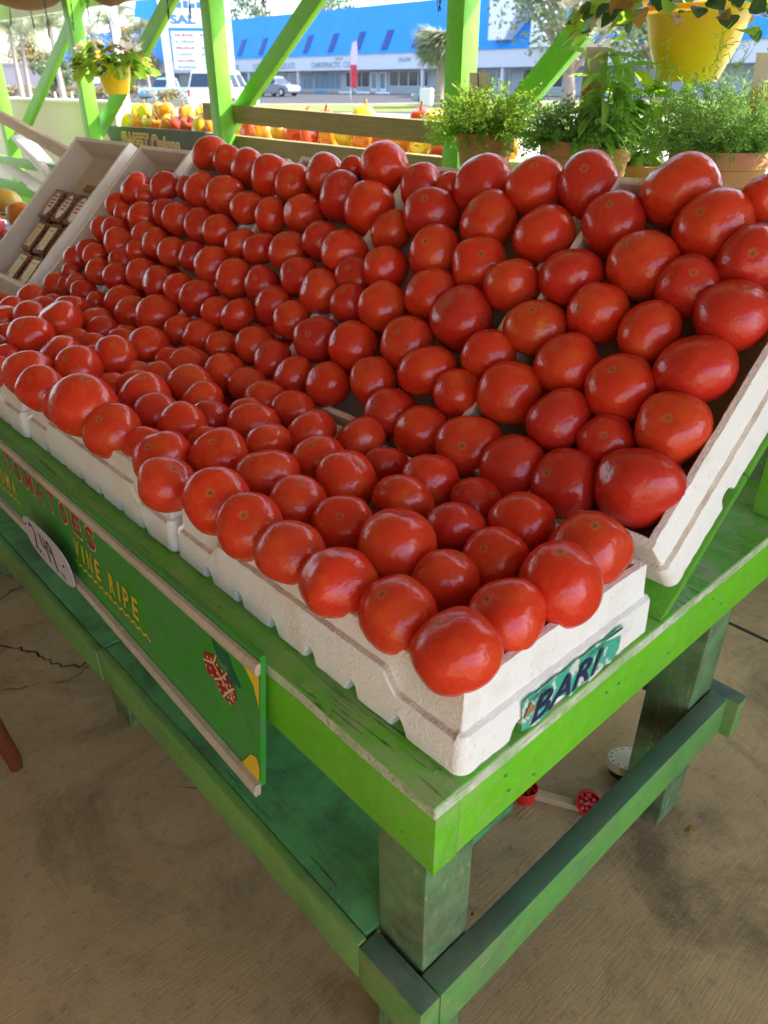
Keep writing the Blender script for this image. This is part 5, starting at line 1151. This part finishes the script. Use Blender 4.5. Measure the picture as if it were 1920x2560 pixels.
car('white sport utility vehicle seen from behind beyond the second green post', (22.4, 36.0, gz(22)), R(37), 4.9, 1.92, 1.88, 'carwhite', 'suv')
car('light blue pickup truck parked beside the plaza sign', (35.7, 65.9, gz(35.7)), R(195), 5.4, 1.95, 1.75, 'carblue', 'pickup', 'truck')
car('dark blue sedan parked left of the yellow hanging pot', (38.9, 87.0, gz(38.9)), R(-85), 4.6, 1.8, 1.4, 'cardark', 'sedan')
car('grey sport utility vehicle behind the middle diagonal brace', (51.0, 71.6, gz(51)), R(-80), 4.7, 1.9, 1.72, 'cargrey', 'suv')
car('dark sedan with pale hood beside the cabbage palm', (44.6, 42.2, gz(44)), R(120), 4.4, 1.8, 1.4, 'cargrey', 'sedan')
car('dark blue car behind the hood of the white vehicle', (42.0, 67.0, gz(42)), R(-70), 4.5, 1.8, 1.5, 'cardark', 'sedan')
mb = MB(); mb.box(-.5, .5, -.4, .4, 0, 1.05); o = mb.build('utility_box', M['white'], None, (41.0, 40.4, gz(41)), (0, 0, .6)); bm = bmesh.new(); bm.from_mesh(o.data); bmesh.ops.bevel(bm, geom=bm.edges[:], offset=.05, segments=2, affect='EDGES'); bm.to_mesh(o.data); bm.free(); tag(o, 'white utility box on the grass beside the cabbage palm', 'utility box')

# ------------------------------------------------------------ trees, palms, hedge, walls at the back
def tree(name, lab, loc, H, r, th, n, seed, mat='tree', leaf=.35, clumps=9, group=None):
    r_ = random.Random(seed); t = thing(name, lab, 'tree', loc, (0, 0, 0), group)
    mb = MB(); mb.tube([(0, 0, 0), (.1, 0, th*.5), (0, .1, th), (.1, 0, th+(H-th)*.6)], [r*.10, r*.075, r*.06, r*.03], 9)
    cl = []
    for i in range(clumps):
        a = r_.uniform(0, 6.28); q = r_.uniform(.15, .75); c = Vector((math.cos(a)*q*r, math.sin(a)*q*r, th+(H-th)*r_.uniform(.15, .9))); cl.append((c, r*r_.uniform(.25, .5)))
        mb.tube([(0, 0, th*.9), c*.5+Vector((0, 0, th*.55)), c], [r*.045, r*.03, r*.012], 6)
    mb.build('trunk', M['bark'], t, smooth=True); mb = MB()
    for i in range(n):
        c, rr = r_.choice(cl); d = Vector((r_.gauss(0, 1), r_.gauss(0, 1), r_.gauss(0, .8))); d.normalize(); p = c+d*rr*r_.random()**.4
        u = Vector((r_.uniform(-1, 1), r_.uniform(-1, 1), r_.uniform(-1, 1))).normalized(); v = u.cross(Vector((r_.uniform(-1, 1), r_.uniform(-1, 1), r_.uniform(-1, 1)))).normalized(); s_ = leaf*r_.uniform(.5, 1.2)
        mb.add([p-u*s_*.5, p+v*s_*.28, p+u*s_*.5, p-v*s_*.28], [(0, 1, 2, 3)])
    mb.build('crown', M[mat], t, fix=False); return t
def frond_mesh(L, W, seed, fan=False):
    r_ = random.Random(seed); mb = MB(); N_ = 26
    if fan:
        for i in range(30):
            a = -2.3+4.6*i/29; d = Vector((math.cos(a), math.sin(a), -.15)); e = d*L*r_.uniform(.8, 1.05)+Vector((0, 0, -L*.35*r_.random())); s_ = Vector((-math.sin(a), math.cos(a), 0))*L*.028
            mb.add([(0, 0, 0), d*L*.6+s_, e, d*L*.6-s_], [(0, 1, 2, 3)])
        return mb.mesh('frond', M['palm'], False, False)
    sp_ = [Vector((L*f, 0, L*(.32*math.sin(f*2.0)-.75*f*f*f))) for f in [i/N_ for i in range(N_+1)]]
    mb.tube(sp_, [.035*(1-.8*i/N_) for i in range(N_+1)], 5)
    for i in range(2, N_):
        for s_ in (-1, 1):
            p = sp_[i]; w_ = W*math.sin(PI*(i/N_)**.7)*r_.uniform(.8, 1.1)+.1; tip = p+Vector((w_*.5, s_*w_*.75, -w_*r_.uniform(.35, .8)))
            mb.add([p+Vector((-.03, 0, 0)), p+Vector((.05, 0, 0)), tip], [(0, 1, 2)])
    return mb.mesh('frond', M['palm'], False, False)
FR = [frond_mesh(2.6, .9, i) for i in range(3)]; FF = [frond_mesh(1.1, .5, i, True) for i in range(3)]
def palm(lab, loc, H, sc, seed, fan=False, n=18):
    r_ = random.Random(seed); t = thing('palm_tree', lab, 'palm tree', loc, (0, 0, r_.uniform(0, 6)), None)
    lean = r_.uniform(-.3, .3); mb = MB(); mb.tube([(0, 0, 0), (lean*.3, 0, H*.5), (lean, 0, H)], [.24*sc, .16*sc, .13*sc], 10); autosmooth(mb.build('trunk', M['palmbark'], t), 50)
    for i in range(n):
        a = i*2.4; el = r_.uniform(-.55, .9) if not fan else r_.uniform(-.9, 1); o = put('frond', (FF if fan else FR)[i % 3], t, (lean, 0, H+.08*(i % 3))); orient(o, (math.cos(a), math.sin(a), el)); o.scale = (sc*r_.uniform(.8, 1.1),)*3
    return t
palm('tall palm tree at the far left before the pink wall', (23.6, 66.6, gz(23)), 4.9, 1.0, 1); palm('palm tree with drooping orange fronds second from the left', (27.5, 75.6, gz(27)), 5.0, 1.0, 2)
palm('palm tree with blue green fronds behind the left brace', (22.5, 56.1, gz(22)), 4.4, 1.0, 3); palm('distant palm tree rising behind the hanging begonias', (47.5, 99.8, .4), 7.2, 1.3, 4); palm('distant palm tree left of the plaza sign', (52, 101, .4), 6.8, 1.2, 5)
palm('shaggy cabbage palm left of the dark green post', (39.6, 37.9, gz(39)), 3.5, 1.75, 6, True, 95)
tree('pine_tree', 'wispy pine tree rising above the middle of the blue roof', (78, 112, .5), 16, 4.5, 8, 1100, 11, 'tree', .6, 9, None)
tree('pine_tree', 'broad wispy tree above the blue roof beside the brace top', (80, 100, .5), 17, 5.5, 8, 1600, 12, 'tree', .6, 11, None)
tree('pine_tree', 'small wispy pine above the roof at the left', (78, 121, .5), 13.5, 3.5, 7, 700, 13, 'tree', .6, 8, None)
tree('shade_tree', 'large grey green shade tree behind the herb pots at the right', (36.5, 25.8, gz(36)), 8.2, 4.6, 2.0, 5200, 14, 'tree', .30, 16, None)
tree('shade_tree', 'dark shade tree behind the right hanging basket', (44, 25.0, gz(44)), 7.0, 4.0, 2.0, 3200, 16, 'tree', .32, 13, None)
tree('round_tree', 'round dark green tree beside the pink wall', (27.2, 69.5, gz(27)), 3.3, 1.7, .8, 1500, 15, 'tree', .28, 9, None)
tree('yucca_shrub', 'pale yellow flowering shrub top beside the gable wall', (50, 45.0, gz(50)), 4.6, 1.2, 1.2, 500, 17, 'hedge', .3, 6, None)
for i in range(4): tree('background_tree', f"hazy tree over the pink wall, {['first','second','third','fourth'][i]} from the left", (40+i*5.5, 128-i*5, .4), 6.5+i % 2, 4.0, 2, 1500, 30+i, 'hedge', .5, 10, 'trees beyond the pink wall')
t = thing('pink_wall', 'long pale pink stucco building wall at the far left', 'building', (36, 112, .3), (0, 0, R(-35))); mb = MB(); mb.box(-40, 12, 0, 8, 0, 3.1); mb.build('wall', M['pinkwall'], t); mb = MB(); mb.box(-40.2, 12.2, -.2, 8.2, 3.1, 3.35); mb.build('parapet', M['pinkwall'], t)
r_ = random.Random(4); mb = MB()
for i in range(5200):
    x = r_.uniform(-26, 12); z = r_.random()**.7*1.15; y = r_.uniform(-.6, .6); u = Vector((r_.uniform(-1, 1), r_.uniform(-1, 1), r_.uniform(-1, 1))).normalized(); v = u.orthogonal().normalized(); s_ = .3; p = Vector((x, y, z))
    mb.add([p-u*s_*.5, p+v*s_*.25, p+u*s_*.5, p-v*s_*.25], [(0, 1, 2, 3)])
o = mb.build('hedge', M['hedge'], None, (30.5, 85.5, gz(30)), (0, 0, R(-32)), fix=False); tag(o, 'long clipped yellowish hedge below the pink wall at the left', 'hedge')
mb = MB(); r_ = random.Random(6)
for i in range(500):
    p = Vector((r_.gauss(0, .6), r_.gauss(0, .4), r_.random()*.55)); u = Vector((r_.uniform(-1, 1), r_.uniform(-1, 1), r_.uniform(0, 1))).normalized(); v = u.orthogonal().normalized(); mb.add([p-u*.12, p+v*.06, p+u*.12, p-v*.06], [(0, 1, 2, 3)])
o = mb.build('shrub', M['hedge'], None, (28.9, 53.6, gz(19)+.45), fix=False); tag(o, 'low shrub in the planter at the foot of the plaza sign', 'shrub')
for i, (x, y, s_) in enumerate([(23.0, 66.5, .35), (25.2, 67.0, .45), (26.5, 65.5, .4), (24.0, 69.0, .5)]):
    mb = MB(); mb.ell((0, 0, 0), (1.3, 1, .75), 10, 7)
    for q, v in enumerate(mb.v): mb.v[q] = tuple(Vector(v)*(1+.25*mnoise.noise(Vector(v)*1.5+Vector((i, 0, 0)))))
    o = mb.build('boulder', M['pinkwall'], None, (x, y, gz(x)+.1)); o.scale = (s_,)*3; tag(o, f"pale landscape boulder below the palms, {['first','third','fourth','second'][i]} from the left", 'boulder', 'boulders below the palms')
